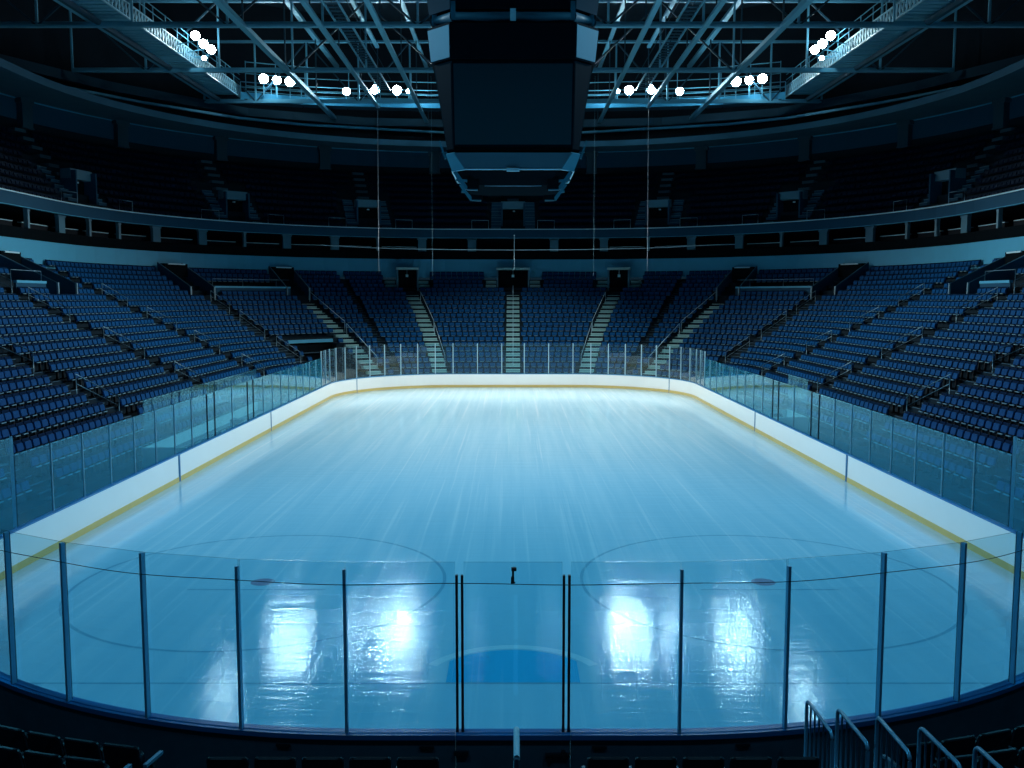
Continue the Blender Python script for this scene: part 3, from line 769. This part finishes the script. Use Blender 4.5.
for st in UA:
    if st not in UP: continue
    p, nv = pos(st, 23.3); t = Vector((-nv.y, nv.x, 0)); F = frame(nv); zt = 16.95
    e = empty('balcony_portal', (p.x, p.y, 13.8), f'dark doorway with flanking steps in the upper stand, {UP[st]}', 'doorway', 'doorways of the upper stand')
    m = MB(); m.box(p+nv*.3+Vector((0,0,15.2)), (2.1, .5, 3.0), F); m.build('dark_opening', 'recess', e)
    m = MB(); m.box(p-nv*.1+Vector((0,0,zt-.28)), (2.5, .9, .75), F); m.build('lintel', 'pillar_pale', e)
    for s in (-1, 1):
        m = MB(); m.box(p+t*(s*1.15)-nv*.3+Vector((0,0,15.3)), (.14, 1.4, 3.2), F); m.build('side_wall', 'fascia_dark', e)
        m = MB(); nn = MB()
        for k in range(5):
            q, _ = pos(st, UO+UDO*k+.4); q = q+t*(s*1.75)
            for h in (0, 1):
                m.box(q+nv*(.2*(2*h-1))+Vector((0,0,UZ+UDZ*k+.03+.30*h)), (1.0, .42, .36), F)
                nn.box(q+nv*(.2*(2*h-1)-.2)+Vector((0,0,UZ+UDZ*k+.22+.30*h)), (1.0, .05, .03), F)
        a = m.build('flank_steps', 'fascia_dark', e); nn.build('step_nosing', 'pillar_pale', a)
        m = MB()
        A = p+t*(s*2.5)-nv*2.02; B = p+t*(s*4.2)-nv*2.02
        m.tube([A+Vector((0,0,14.1)), A+Vector((0,0,15.0)), B+Vector((0,0,15.0)), B+Vector((0,0,14.1))], .025, 6); m.build('front_rail', 'rail_steel', e)
    m = MB()
    for k in range(4, UN):
        q, _ = pos(st, UO+UDO*k+.4); m.box(q+Vector((0,0,UZ+UDZ*k+.12)), (1.2, .8, .28), F)
    m.build('upper_steps', 'concrete', e)
    m = MB(); m.box(p-nv*.05+Vector((.1,0,16.1)), (.22, .12, .12), F); m.build('exit_lamp', 'fascia_edge', e)
for k in range(UN-1):
    o = UO+UDO*k+.5; ys_ = 20.
    for a, b in zip(UA[:-1], UA[1:]):
        ha = 2.65 if (a in UP and k < 6) else .95; hb = 2.65 if (b in UP and k < 6) else .95
        s0, s1 = arc_of(a, o, ys_)+ha, arc_of(b, o, ys_)-hb; n = int((s1-s0)/.56)
        for i in range(n):
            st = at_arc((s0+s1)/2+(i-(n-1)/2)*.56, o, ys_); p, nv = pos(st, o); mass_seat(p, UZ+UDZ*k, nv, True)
tag(mass.build('distant_seating', ['seat_blue', 'seat_pan', 'seat_lip', 'seat_upper_shaded']), 'remaining rows of navy seats filling the far, side and upper stands', 'seats', kind='stuff')

# ---------------------------------------------------------------- ring beam above the upper stand, outer walls, roof
struct_sweep('ceiling_ring', [(22.6, 22.55), (29.5, 23.08), (29.5, 23.6), (22.6, 23.1)], 'soffit', 'curved pale underside of the ring above the upper stand', 'ceiling')
struct_sweep('wall_upper', [(29.5, 21.35), (29.5, 23.1), (29.8, 23.1), (29.8, 21.35)], 'fascia_dark', 'dark blue wall band behind the top seats', 'wall')
struct_sweep('trim_upper', [(29.42, 22.98), (29.42, 23.08), (29.5, 23.08), (29.5, 22.98)], 'fascia', 'thin pale line along the top of the dark wall band', 'trim')
struct_sweep('wall_outer', [(30.5, 20), (30.5, 37), (31, 37), (31, 20)], 'wall_dark', 'black outer wall behind the roof trusses', 'wall')
m = MB(); m.box((0, 50, 37.2), (96, 130, .3)); tag(m.build('ceiling', 'roof_deck'), 'black roof deck above the trusses', 'ceiling', kind='structure')
for sx, nm in (('L', 'left'), ('R', 'right')):
    for i, (k, v) in enumerate((('C', 8.6), ('LC', 25.5), ('LC', 43.), ('LC', 59.5), ('LC', 75.5), ('L', 66.))):
        st = ('C', -v if sx == 'L' else v) if k == 'C' else (k.replace('L', sx), v)
        p, nv = pos(st, 29.2); F = frame(nv); m = MB()
        m.box(p+Vector((0,0,21.85)), (1.1, .6, 2.3), F); m.box(p+Vector((0,0,22.85)), (1.4, .7, .35), F); m.box(p+Vector((0,0,20.75)), (1.25, .66, .14), F)
        tag(m.build('upper_pillar', 'steel_dark'), f'dark pillar under the ring behind the top seats, {ORD[i+1]} {nm} of the middle', 'pillar', 'pillars behind the top seats')

def poly_beam(pts, w, h):
    m = MB()
    for a, b in zip(pts[:-1], pts[1:]): m.bar(a, b, w, h)
    return m
# roof steel
def truss(A, B, zb, zt, label, group, nb=8, w=.34, mats=('steel', 'steel_dark'), brace=True):
    A = Vector((*A, 0)); B = Vector((*B, 0)); mid = (A+B)/2
    e = empty('roof_truss', (mid.x, mid.y, zb), label, 'truss', group)
    up = lambda z: Vector((0, 0, z))
    m = MB(); m.bar(A+up(zb), B+up(zb), w, w*.55); m.bar(A+up(zb+w*.5), B+up(zb+w*.5), w*.2, w*.7); m.build('bottom_chord', mats[0], e)
    m = MB(); m.bar(A+up(zt), B+up(zt), w, w*.6); m.build('top_chord', mats[0], e)
    for i in range(nb+1):
        p = A+(B-A)*(i/nb)
        m = MB(); m.bar(p+up(zb), p+up(zt), w*(.45 if brace else .25), w*(.45 if brace else .25)); m.build('vertical', mats[0 if brace else 1], e)
        if i < nb and brace:
            q = A+(B-A)*((i+1)/nb); a, b = (p+up(zb), q+up(zt)) if i % 2 else (p+up(zt), q+up(zb))
            m = MB(); m.bar(a, b, w*.38, w*.38); m.build('brace', mats[1], e)
GT = 'steel trusses under the roof'
for sx, nm in ((-1, 'left'), (1, 'right')):
    for i, (x, yb) in enumerate(((9.3, 103.), (13.4, 93.4), (18.85, 102.3))):
        truss((sx*x, 42), (sx*x, yb), 26.0, 31.8, f'long roof beam running away from camera, {ORD[i+1]} {nm} of the scoreboard', GT, 5, .36 if i != 2 else .46, brace=False)
for y, lab in ((66.4, 'nearest cross truss in view, spanning the top of the picture behind the scoreboard'), (79.3, 'second cross truss, spanning between the two side walkways'), (91.5, 'farthest cross truss, close above the far lamps')):
    X = 40 if y < 75 else (37 if y < 85 else 30)
    truss((-X, y), (X, y), 26.1, 31.8, lab, GT, 12, .34)
# far lighting catwalk
half = [(-26.4, 91.3), (-21.0, 93.4), (-16.75, 94.3), (-7.3, 95.3), (0, 95.5)]
cw = half + [(-x, y) for x, y in half[::-1][1:]]
e = empty('lighting_catwalk', (0, 95.5, 26.3), 'curved pale steel catwalk carrying lamps above the far stand', 'catwalk')
def V3(q, z, dy=0): return Vector((q[0], q[1]+dy, z))
def densify(pts, step):
    out = []
    for a, b in zip(pts[:-1], pts[1:]):
        n = max(1, int(math.hypot(b[0]-a[0], b[1]-a[1])/step))
        out += [(a[0]+(b[0]-a[0])*i/n, a[1]+(b[1]-a[1])*i/n) for i in range(n)]
    return out+[pts[-1]]
poly_beam([V3(q, 26.65) for q in cw], .08, .75).build('toe_board', 'fascia', e)
poly_beam([V3(q, 26.35, .9) for q in cw], 1.8, .10).build('deck', 'steel_dark', e)
for zz, dy in ((27.5, 0), (28.0, 0), (27.5, 1.8), (28.0, 1.8), (29.2, 1.8), (30.3, 1.8)):
    m = MB(); m.tube([V3(q, zz, dy) for q in cw], .045, 6); m.build('guard_rail', 'steel', e)
for q in densify(cw, 2.6):
    m = MB(); m.bar(V3(q, 26.4), V3(q, 28.0), .07); m.bar(V3(q, 26.4, 1.8), V3(q, 30.4, 1.8), .07); m.build('rail_post', 'steel', e)
# ring beams below it
rb = [(-42, 66.), (-39.5, 78.), (-34, 86.), (-27.3, 93.4), (-21.87, 96.84), (-7.78, 101.42), (0, 101.8)]
m = poly_beam([V3(q, 24.95) for q in rb+[(-x, y) for x, y in rb[::-1][1:]]], .3, .22); tag(m.build('ring_beam', 'steel'), 'thin curved steel beam over the far wall, just below the lamp catwalk', 'beam', kind='structure')
rb2 = [(-43, 58.), (-41, 74.), (-36, 84.), (-27, 95.5), (-16, 100.5), (0, 102.4)]
m = poly_beam([V3(q, 25.9) for q in rb2+[(-x, y) for x, y in rb2[::-1][1:]]], .5, .8); tag(m.build('ring_beam', 'steel_dark'), 'deep dark curved beam behind the lamp catwalk', 'beam', kind='structure')
# side catwalks
for sx, nm in ((-1, 'left'), (1, 'right')):
    yi, yo = 40., 92.3
    def I(y, z): return Vector((sx*(27.35-.0125*(y-45)), y, z))
    def O(y, z): return Vector((sx*(30.2-.0155*(y-45)), y, z))
    e = empty('side_catwalk', (I(66, 0).x, 66, 27), f'long steel walkway under the roof on the {nm} with a bright lattice edge', 'catwalk')
    m = MB(); m.bar(I(yi, 26.75), I(yo, 26.75), .12, .10); m.bar(I(yi, 27.75), I(yo, 27.75), .12, .10)
    y = yi
    while y < yo:
        m.bar(I(y, 26.75), I(y, 27.75), .10, .16); m.bar(I(y, 26.8), I(min(y+.55, yo), 27.7), .05, .07); y += .55
    m.build('lattice_edge', 'fascia_edge', e)
    m = MB(); m.bar(O(yi, 26.8), O(yo, 26.8), .35, .55); m.build('outer_beam', 'steel', e)
    m = MB(); m.bar(O(yi, 26.3)-Vector((sx*.9,0,0)), O(yo, 26.3)-Vector((sx*.9,0,0)), .25, .35); m.build('inner_beam', 'steel_dark', e)
    m = MB(); y = yi
    while y < yo: m.bar(I(y, 26.95), O(y, 26.95), .55, .06); y += .75
    m.build('deck_slats', 'steel', e)
    for zz in (28.4, 28.9):
        m = MB(); m.tube([I(yi, zz), I(yo, zz)], .04, 6); m.build('guard_rail', 'steel', e)
    y = yi
    while y < yo:
        m = MB(); m.bar(I(y, 27.7), I(y, 28.95), .07); m.build('rail_post', 'steel', e); y += 2.4
    # narrow slatted walkway between the long beams
    e = empty('service_walkway', (sx*12.2, 70, 26.8), f'narrow slatted service walkway between the first and second long beams {nm} of the scoreboard', 'catwalk')
    for xx in (11.75, 12.75):
        m = MB(); m.bar((sx*xx, 45, 26.9), (sx*xx, 90, 26.9), .10, .16); m.build('stringer', 'steel', e)
    m = MB(); y = 45
    while y < 90: m.bar((sx*11.7, y, 26.95), (sx*12.8, y, 26.95), .35, .05); y += .8
    m.build('deck_slats', 'steel_dark', e)
    for xx in (11.7, 12.8):
        m = MB(); m.tube([(sx*xx, 45, 27.9), (sx*xx, 90, 27.9)], .03, 6); m.build('guard_rail', 'steel_dark', e)

# ---------------------------------------------------------------- floodlights
def floodlight(p, base, label, group, r=.50, added_hood=1.6, lens='lamp'):
    r *= .86; p = Vector(p); e = empty('floodlight', p, label, 'lamp', group)
    d = (Vector((0, 0, 0))-p).normalized(); F = frame(d)
    def lathe(prof, n=14):
        m = MB(); vs = []; fs = []
        for rr, yy in prof:
            for k in range(n): vs.append(p+F @ Vector((rr*math.cos(2*PI*k/n), yy, rr*math.sin(2*PI*k/n))))
        for i in range(len(prof)-1):
            for k in range(n): fs.append((i*n+k, i*n+(k+1) % n, (i+1)*n+(k+1) % n, (i+1)*n+k))
        if prof[-1][1] > 0 or prof[0][0] < r*.5: fs.append(tuple(range(n))); fs.append(tuple((len(prof)-1)*n+n-1-k for k in range(n)))
        m.add(vs, fs, 0, True); return m
    recalc(lathe([(r*.25, -.9*r), (r*.6, -.7*r), (r*.95, -.2*r), (r*1.06, -.02), (r*1.06, .03)]).build('housing', 'steel_dark', e))
    recalc(lathe([(r*1.06, -.04), (r*1.06, r*added_hood), (r*1.03, r*added_hood), (r*1.03, -.02)]).build('added_hood', 'recess', e))  # unseen hood, added to keep lamplight off the upper stands
    recalc(lathe([(r, .031), (r*.97, .05), (r*.8, .07), (r*.5, .08), (r*.15, .085)]).build('lens', lens, e))
    m = MB(); m.bar(Vector(base), p+Vector((0,0,-r*1.2)), .07); m.box(p+Vector((0,-.0,-r*1.15)), (1.2*r, .06, .06)); m.build('yoke', 'steel', e)
i = 0
FL = [(-24.76,94.5,28.83,.975,.52),(-23.46,94.5,28.69,.979,.48),(-22.16,94.5,28.54,.984,.55),(-16.56,94.5,27.61,.995,.44),(-13.75,94.5,27.81,1.,.52),(-11.54,94.5,27.71,1.003,.52),(-10.4,94.5,27.61,1.004,.26)]
nmz = ['outermost of the trio', 'middle of the trio', 'innermost of the trio', 'single one next to the trio', 'second one inward from the trio', 'third one inward from the trio', 'smallest one nearest the scoreboard']
for sx, nm in ((-1, 'left'), (1, 'right')):
    for (x, y, z, s, r), w in zip(FL, nmz):
        q = (sx*abs(x)*s, y*s-.85, 7.12+(z-7.12)*s)
        floodlight(q, (q[0], q[1], 26.6), f'glowing round lamp on the far catwalk, {nm} half, {w}', 'lamps on the far catwalk', r, 1.6, 'lamp_strong' if abs(x) < 15 else 'lamp')
    for (x, y, z, r), w in zip(((25.36, 75.6, 28.0, .42), (25.5, 78.0, 28.0, .42), (25.39, 79.6, 27.95, .42), (25.75, 78.8, 27.05, .22)), ('nearest camera', 'second from camera', 'farthest from camera', 'small low one')):
        floodlight((sx*x, y, z), (sx*26.85, y, 27.3), f'glowing round lamp beside the {nm} side walkway, {w} of the cluster', 'lamps on the side walkways', r, 1.0, 'lamp_dim')

# ---------------------------------------------------------------- scoreboard
SC = Vector((0, 43.1, .12))
def octa(half, e, z):                              # front half width, chamfer
    a = half; b = half+e
    return [Vector((x, y, z))+SC for x, y in ((-a,-b),(a,-b),(b,-a),(b,a),(a,b),(-a,b),(-b,a),(-b,-a))]
sb_ = empty('scoreboard', (0, 43.3, 11.5), 'large dark hanging scoreboard cube with blank screens over the ice', 'scoreboard')
def face_panel(lo, hi, i, ins, depth, mat, name, zpad=(.0, .0)):
    a, b, c, d = lo[i], lo[(i+1) % 8], hi[(i+1) % 8], hi[i]
    u = (b-a).normalized(); nz = (b-a).cross(d-a).normalized(); up = ((d+c)-(a+b)).normalized()
    A = a+u*ins+up*zpad[0]; B = b-u*ins+up*zpad[0]; Cc = c-u*ins-up*zpad[1]; D = d+u*ins-up*zpad[1]
    vs = [A, B, Cc, D]; vs = [v+nz*depth for v in vs] + [v-nz*.05 for v in vs]
    m = MB(); m.add(vs, [(0,1,2,3),(0,4,5,1),(1,5,6,2),(2,6,7,3),(3,7,4,0)]); return recalc(m.build(name, mat, sb_))
def body(rings, name, mat):
    m = MB(); vs = [v for R in rings for v in R]; fs = []
    for i in range(len(rings)-1):
        for k in range(8): fs.append((i*8+k, i*8+(k+1) % 8, (i+1)*8+(k+1) % 8, (i+1)*8+k))
    fs.append(tuple(range(7, -1, -1))); fs.append(tuple((len(rings)-1)*8+k for k in range(8)))
    m.add(vs, fs); return recalc(m.build(name, mat, sb_))
body([octa(2.56, .28, 13.35), octa(2.58, .80, 16.95)], 'core', 'board_black')
lo, hi = octa(2.56, .28, 13.55), octa(2.58, .78, 16.85)
for i in (0, 2, 4, 6): face_panel(lo, hi, i, .07, .05, 'screen', 'screen', (.02, .02))
for i in (1, 3, 5, 7): face_panel(lo, hi, i, .04, .03, 'board_black', 'corner_panel')
body([octa(2.62, .88, 17.0), octa(2.64, 1.0, 18.45)], 'upper_ring', 'board_black')
lo, hi = octa(2.62, .88, 17.06), octa(2.64, 1.0, 18.40)
for i in (0, 2, 4, 6): face_panel(lo, hi, i, .03, .04, 'board_black', 'upper_screen')
for i in (1, 3, 5, 7): face_panel(lo, hi, i, .02, .04, 'screen_corner', 'corner_screen', (.0, .06))
m = MB(); R0 = octa(2.5, .85, 18.74)
for k in range(8): m.tube([R0[k], R0[(k+1) % 8]], .22, 10)
m.build('ring_pipe', 'ring_skin', sb_)
for x in (0,):
    m = MB(); m.box(SC+Vector((0, -3.62, 18.74)), (.24, .06, .5)); m.build('bracket_plate', 'fascia_edge', sb_)
for k in (7, 0, 1, 2):
    m = MB(); m.bar(R0[k]+Vector((0,-.2,-.2)), R0[k]+Vector((0,-.2,.6)), .20, .08); m.build('bracket_plate', 'screen_corner', sb_)
body([octa(2.60, .95, 19.0), octa(2.66, 1.1, 20.6)], 'hoist_ring', 'board_black')
lo, hi = octa(2.60, .95, 19.0), octa(2.66, 1.1, 20.6)
for i in (1, 3, 5, 7): face_panel(lo, hi, i, .0, .04, 'hoist_skin', 'hoist_corner')
# lower ring: flared skirt with open bracket below
body([octa(2.55, .35, 13.38), octa(2.35, .2, 13.20)], 'neck', 'recess')
lo, hi = octa(2.05, .62, 12.55), octa(2.50, .42, 13.22)
m = MB(); vs = lo+hi; m.add(vs, [(k, (k+1) % 8, 8+(k+1) % 8, 8+k) for k in range(8)]); recalc(m.build('lower_skirt', 'ring_skin', sb_))
m = MB(); m.add([v+Vector((0,0,.06)) for v in lo], [tuple(range(7, -1, -1))]); m.build('underside', 'recess', sb_)
for i in (1, 7, 3, 5): face_panel(lo, hi, i, .02, .03, 'screen_corner', 'skirt_corner')
m = MB()
for k in range(8): m.tube([lo[k], lo[(k+1) % 8]], .035, 6)
m.build('skirt_edge', 'fascia_edge', sb_)
m = MB(); m.box(SC+Vector((0,-2.72,12.52)), (.55, .12, .14)); m.build('edge_plate', 'fascia_edge', sb_)
body([octa(1.5, .6, 11.95), octa(1.9, .6, 12.5)], 'speaker_box', 'recess')
for x, w in ((-.55, .38), (.5, .26)):
    m = MB(); m.box(SC+Vector((x, -2.15, 12.15)), (w, .08, .05)); m.build('lit_strip', 'rail_pale', sb_)
m = MB(); m.tube([SC+Vector((-1.25, -2.0, 11.92)), SC+Vector((1.25, -2.0, 11.92))], .02, 6); m.build('cross_bar', 'rail_steel', sb_)
for s in (-1, 1):
    for yy in (-1, 1):
        m = MB(); a = SC+Vector((s*2.55, yy*2.2, 12.5)); b = SC+Vector((s*2.02, yy*2.2, 11.76)); c = SC+Vector((s*1.55, yy*2.2, 11.74))
        m.bar(a, b, .12, .16); m.bar(b, c, .12, .10); m.bar(SC+Vector((s*2.5, yy*2.2, 12.15)), SC+Vector((s*1.9, yy*2.2, 12.1)), .10, .10); m.build('speaker_bracket', 'screen_corner', sb_)
        m = MB(); m.box(SC+Vector((s*1.75, yy*2.1, 12.0)), (.5, .35, .5)); m.build('speaker', 'recess', sb_)
for s in (-1, 1):
    for yy in (-1, 1):
        m = MB(); m.tube([SC+Vector((s*2.4, yy*2.4, 20.5)), SC+Vector((s*2.4, yy*2.4, 36.9))], .03, 6); m.build('hoist_cable', 'cable', sb_)
    m = MB(); q = SC+Vector((s*3.15, -2.95, 13.45)); m.bar(q+Vector((0,0,.25)), q+Vector((-s*.25,0,-.5)), .10, .08); m.build('side_hook', 'screen_corner', sb_)

# ---------------------------------------------------------------- net wires behind the far end
for s, nm in ((-1, 'left'), (1, 'right')):
    m = MB(); m.tube([(s*10.85, 75.5, 26), (s*10.95, 75.5, 9.2)], .012, 5); tag(m.build('net_wire', 'cable'), f'thin pale wire hanging from the roof to the far seats, {nm} of the scoreboard', 'wire')
    m = MB(); m.tube([(s*7.0, 80.5, 26), (s*7.0, 80.5, 9.0)], .006, 5); tag(m.build('net_wire', 'steel'), f'very faint wire hanging close beside the scoreboard on the {nm}', 'wire')
pts = [(-15.63, 11.42), (-12.5, 11.24), (-9.93, 11.14), (-5, 11.05), (0, 11.02), (5, 11.05), (9.93, 11.14), (12.5, 11.22), (15.79, 11.42)]
m = MB(); m.tube([(x, 75.545, z) for x, z in pts], .020, 6); tag(m.build('net_cable', 'rail_pale'), 'thin pale sagging cable strung level across the far dark boxes', 'cable')
m = MB(); m.tube([(0.1, 75.5, 12.2), (.1, 75.5, 9.4)], .015, 6); m.box((.1, 75.5, 12.2), (.12, .06, .06)); tag(m.build('net_wire', 'rail_pale'), 'short pale upright crossing the level cable at the middle', 'wire')

# ---------------------------------------------------------------- players' bench on the left, penalty box on the right
def bench(sx, ya, yb, nm):
    e = empty('players_box', (sx*14.2, (ya+yb)/2, 0), f'white walled team box with a grey bench behind the {nm} side glass', 'team box')
    m = MB(); m.box((sx*14.92, (ya+yb)/2, .55), (.10, yb-ya, 1.1))
    for y in (ya, yb): m.box((sx*14.1, y, .55), (1.8, .10, 1.1))
    m.build('white_wall', 'board_white', e)
    m = MB(); m.box((sx*14.1, (ya+yb)/2, .09), (1.7, yb-ya-.12, .18)); m.build('white_floor', 'board_white', e)
    m = MB(); m.box((sx*14.6, (ya+yb)/2, .62), (.42, yb-ya-.6, .06))
    y = ya+.6
    while y < yb: m.box((sx*14.6, y, .38), (.36, .06, .42)); y += 1.9
    m.build('bench_seat', 'bench_grey', e)
    n = max(2, int((yb-ya)/1.9)); w = (yb-ya)/n
    for i in range(n):
        m = MB(); m.box((sx*14.92, ya+w*(i+.5), 2.06), (.012, w-.03, 1.92)); ob = m.build('rear_glass', 'rink_glass', e)
    m = MB(); m.box((sx*13.9, ya+(yb-ya)*.55, .62), (.5, .6, .9)); m.build('equipment_case', 'bench_grey', e)
bench(-1, 36.8, 53.2, 'left'); bench(1, 46.3, 49.6, 'right')

# ---------------------------------------------------------------- railings in front of the camera
RL = [((3.97, 11.95, 1.72), (3.97, 10.95, 1.73)), ((4.16, 11.33, 1.89), (4.13, 10.25, 1.95)), ((4.37, 10.60, 2.13), (4.31, 9.55, 2.19)), ((4.60, 9.98, 2.30), (4.60, 9.02, 2.33)), ((4.87, 9.28, 2.43), (4.87, 8.4, 2.45))]
for i, (a, b) in enumerate(RL):
    a, b = Vector(a), Vector(b); zf = .79+.25*i-.02; zl = zf
    e = empty('stair_railing', (a.x, a.y, zl), f'hooped steel railing with upright bars at the bottom right, {ORD[i+1]} from the ice', 'railing', 'stair railings at the bottom right')
    d = (b-a).normalized(); r = .09
    pts = [Vector((a.x, a.y, zl))] + [a+Vector((0,0,-r))] + [a+d*(r*(1-math.cos(t)))+Vector((0,0,-r+r*math.sin(t))) for t in (.4, .8, 1.2, PI/2)]
    pts += [b-d*(r*(1-math.sin(t)))+Vector((0,0,-r+r*math.cos(t))) for t in (0, .4, .8, 1.2)] + [b+Vector((0,0,-r)), Vector((b.x, b.y, zl))]
    m = MB(); m.tube(pts, .024, 8); m.build('hoop', 'rail_steel', e)
    for q in range(1, 6):
        p = a+(b-a)*q/6; m = MB(); m.tube([Vector((p.x, p.y, zl)), p], .013, 6); m.build('baluster', 'rail_steel', e)
    m = MB(); m.tube([Vector((a.x, a.y, zl+.10)), Vector((b.x, b.y, zl+.10))], .014, 6); m.build('bottom_bar', 'rail_steel', e)
e = empty('aisle_handrail', (.04, 10.4, .79), 'pale handrail post standing in the middle aisle right in front of the gate', 'handrail')
m = MB(); m.tube([(.04, 10.45, .79), (.04, 10.45, 2.0), (.04, 10.38, 2.07), (.04, 9.6, 2.12)], .035, 10); m.build('rail', 'aluminium', e)
m = MB(); m.tube([(.04, 9.62, 1.0), (.04, 9.62, 2.11)], .03, 8); m.build('rail_post', 'rail_pale', e)
m = MB(); m.tube([(.04, 10.45, 1.66), (.04, 10.45, 1.70)], .042, 10); m.build('collar', 'latch_dark', e)

# ---------------------------------------------------------------- light
def spot(name, p, tgt, power, col, angle, blend=.6, rad=.5):
    l = bpy.data.lights.new(name, 'SPOT'); l.energy = power; l.color = col; l.spot_size = math.radians(angle); l.spot_blend = blend; l.shadow_soft_size = rad
    o = bpy.data.objects.new(name, l); C.objects.link(o); o.location = p
    o.rotation_euler = (Vector(tgt)-Vector(p)).to_track_quat('-Z', 'Y').to_euler()
    return o
PW = 1.0
BLUE = (.10, .60, .96); CYAN = (.55, .85, 1.0); WHITE = (1.0, .97, .93)
# ice floods on the side walkways, white towards the far end and bluer and weaker towards the near end
for sx in (-1, 1):
    for y, tx, ty, pw, col, an in ((88, 9, 64, 19500, WHITE, 68), (76, 10, 60, 20000, WHITE, 68), (64, 10, 52, 20000, WHITE, 68), (52, 10, 44, 15000, CYAN, 70), (38, 9, 33, 10500, BLUE, 72), (24, 2, 20, 11500, BLUE, 78)):
        spot('ice_flood', (sx*24, y, 25.4), (sx*-tx, ty, 0), pw*PW, col, an, .7)
    spot('end_flood', (sx*14, 34, 25.4), (sx*3, 74, 0), 26000*PW, WHITE, 34, .8)
    # spill of the lamps on the steel round them
    for x, y, z, pw in ((23.4, 90.6, 28.0, 300), (18.5, 92.2, 27.8, 200), (13.5, 93.0, 27.6, 300), (9, 93.4, 27.6, 200), (4, 94, 27.6, 120), (25.9, 77.5, 28.6, 260)):
        l = bpy.data.lights.new('lamp_spill', 'POINT'); l.energy = pw; l.color = (.55, .86, 1.0); l.shadow_soft_size = .3
        o = bpy.data.objects.new('lamp_spill', l); C.objects.link(o); o.location = (sx*x, y, z)
# weak fill added over the lower seats, from no visible lamps
    for y in (30, 46, 62):
        spot('seat_fill', (sx*8, y-6, 25.4), (sx*23, y, 4), 500*PW, (.18, .55, 1.0), 58, 1.0, .8)
    spot('near_fill', (sx*9, 0, 26), (sx*4.5, 12, 2), 1900*PW, (.16, .58, 1.0), 50, 1.0, .8)  # added fill above the camera, brightens near posts and board backs
w = bpy.data.worlds.new('world'); bpy.context.scene.world = w; w.use_nodes = True
bg = w.node_tree.nodes['Background']; bg.inputs[0].default_value = (.10, .35, .60, 1); bg.inputs[1].default_value = .04

sc_ = bpy.context.scene
sc_.view_settings.view_transform = 'Standard'; sc_.view_settings.look = 'None'
sc_.view_settings.exposure = 0.0; sc_.view_settings.gamma = 1.0; sc_.view_settings.use_curve_mapping = False
sc_.cycles.transparent_max_bounces = 24; sc_.cycles.max_bounces = 8; sc_.cycles.diffuse_bounces = 4; sc_.cycles.glossy_bounces = 4
sc_.cycles.sample_clamp_indirect = 6.0; sc_.cycles.caustics_reflective = False; sc_.cycles.caustics_refractive = False
sc_.cycles.use_denoising = True
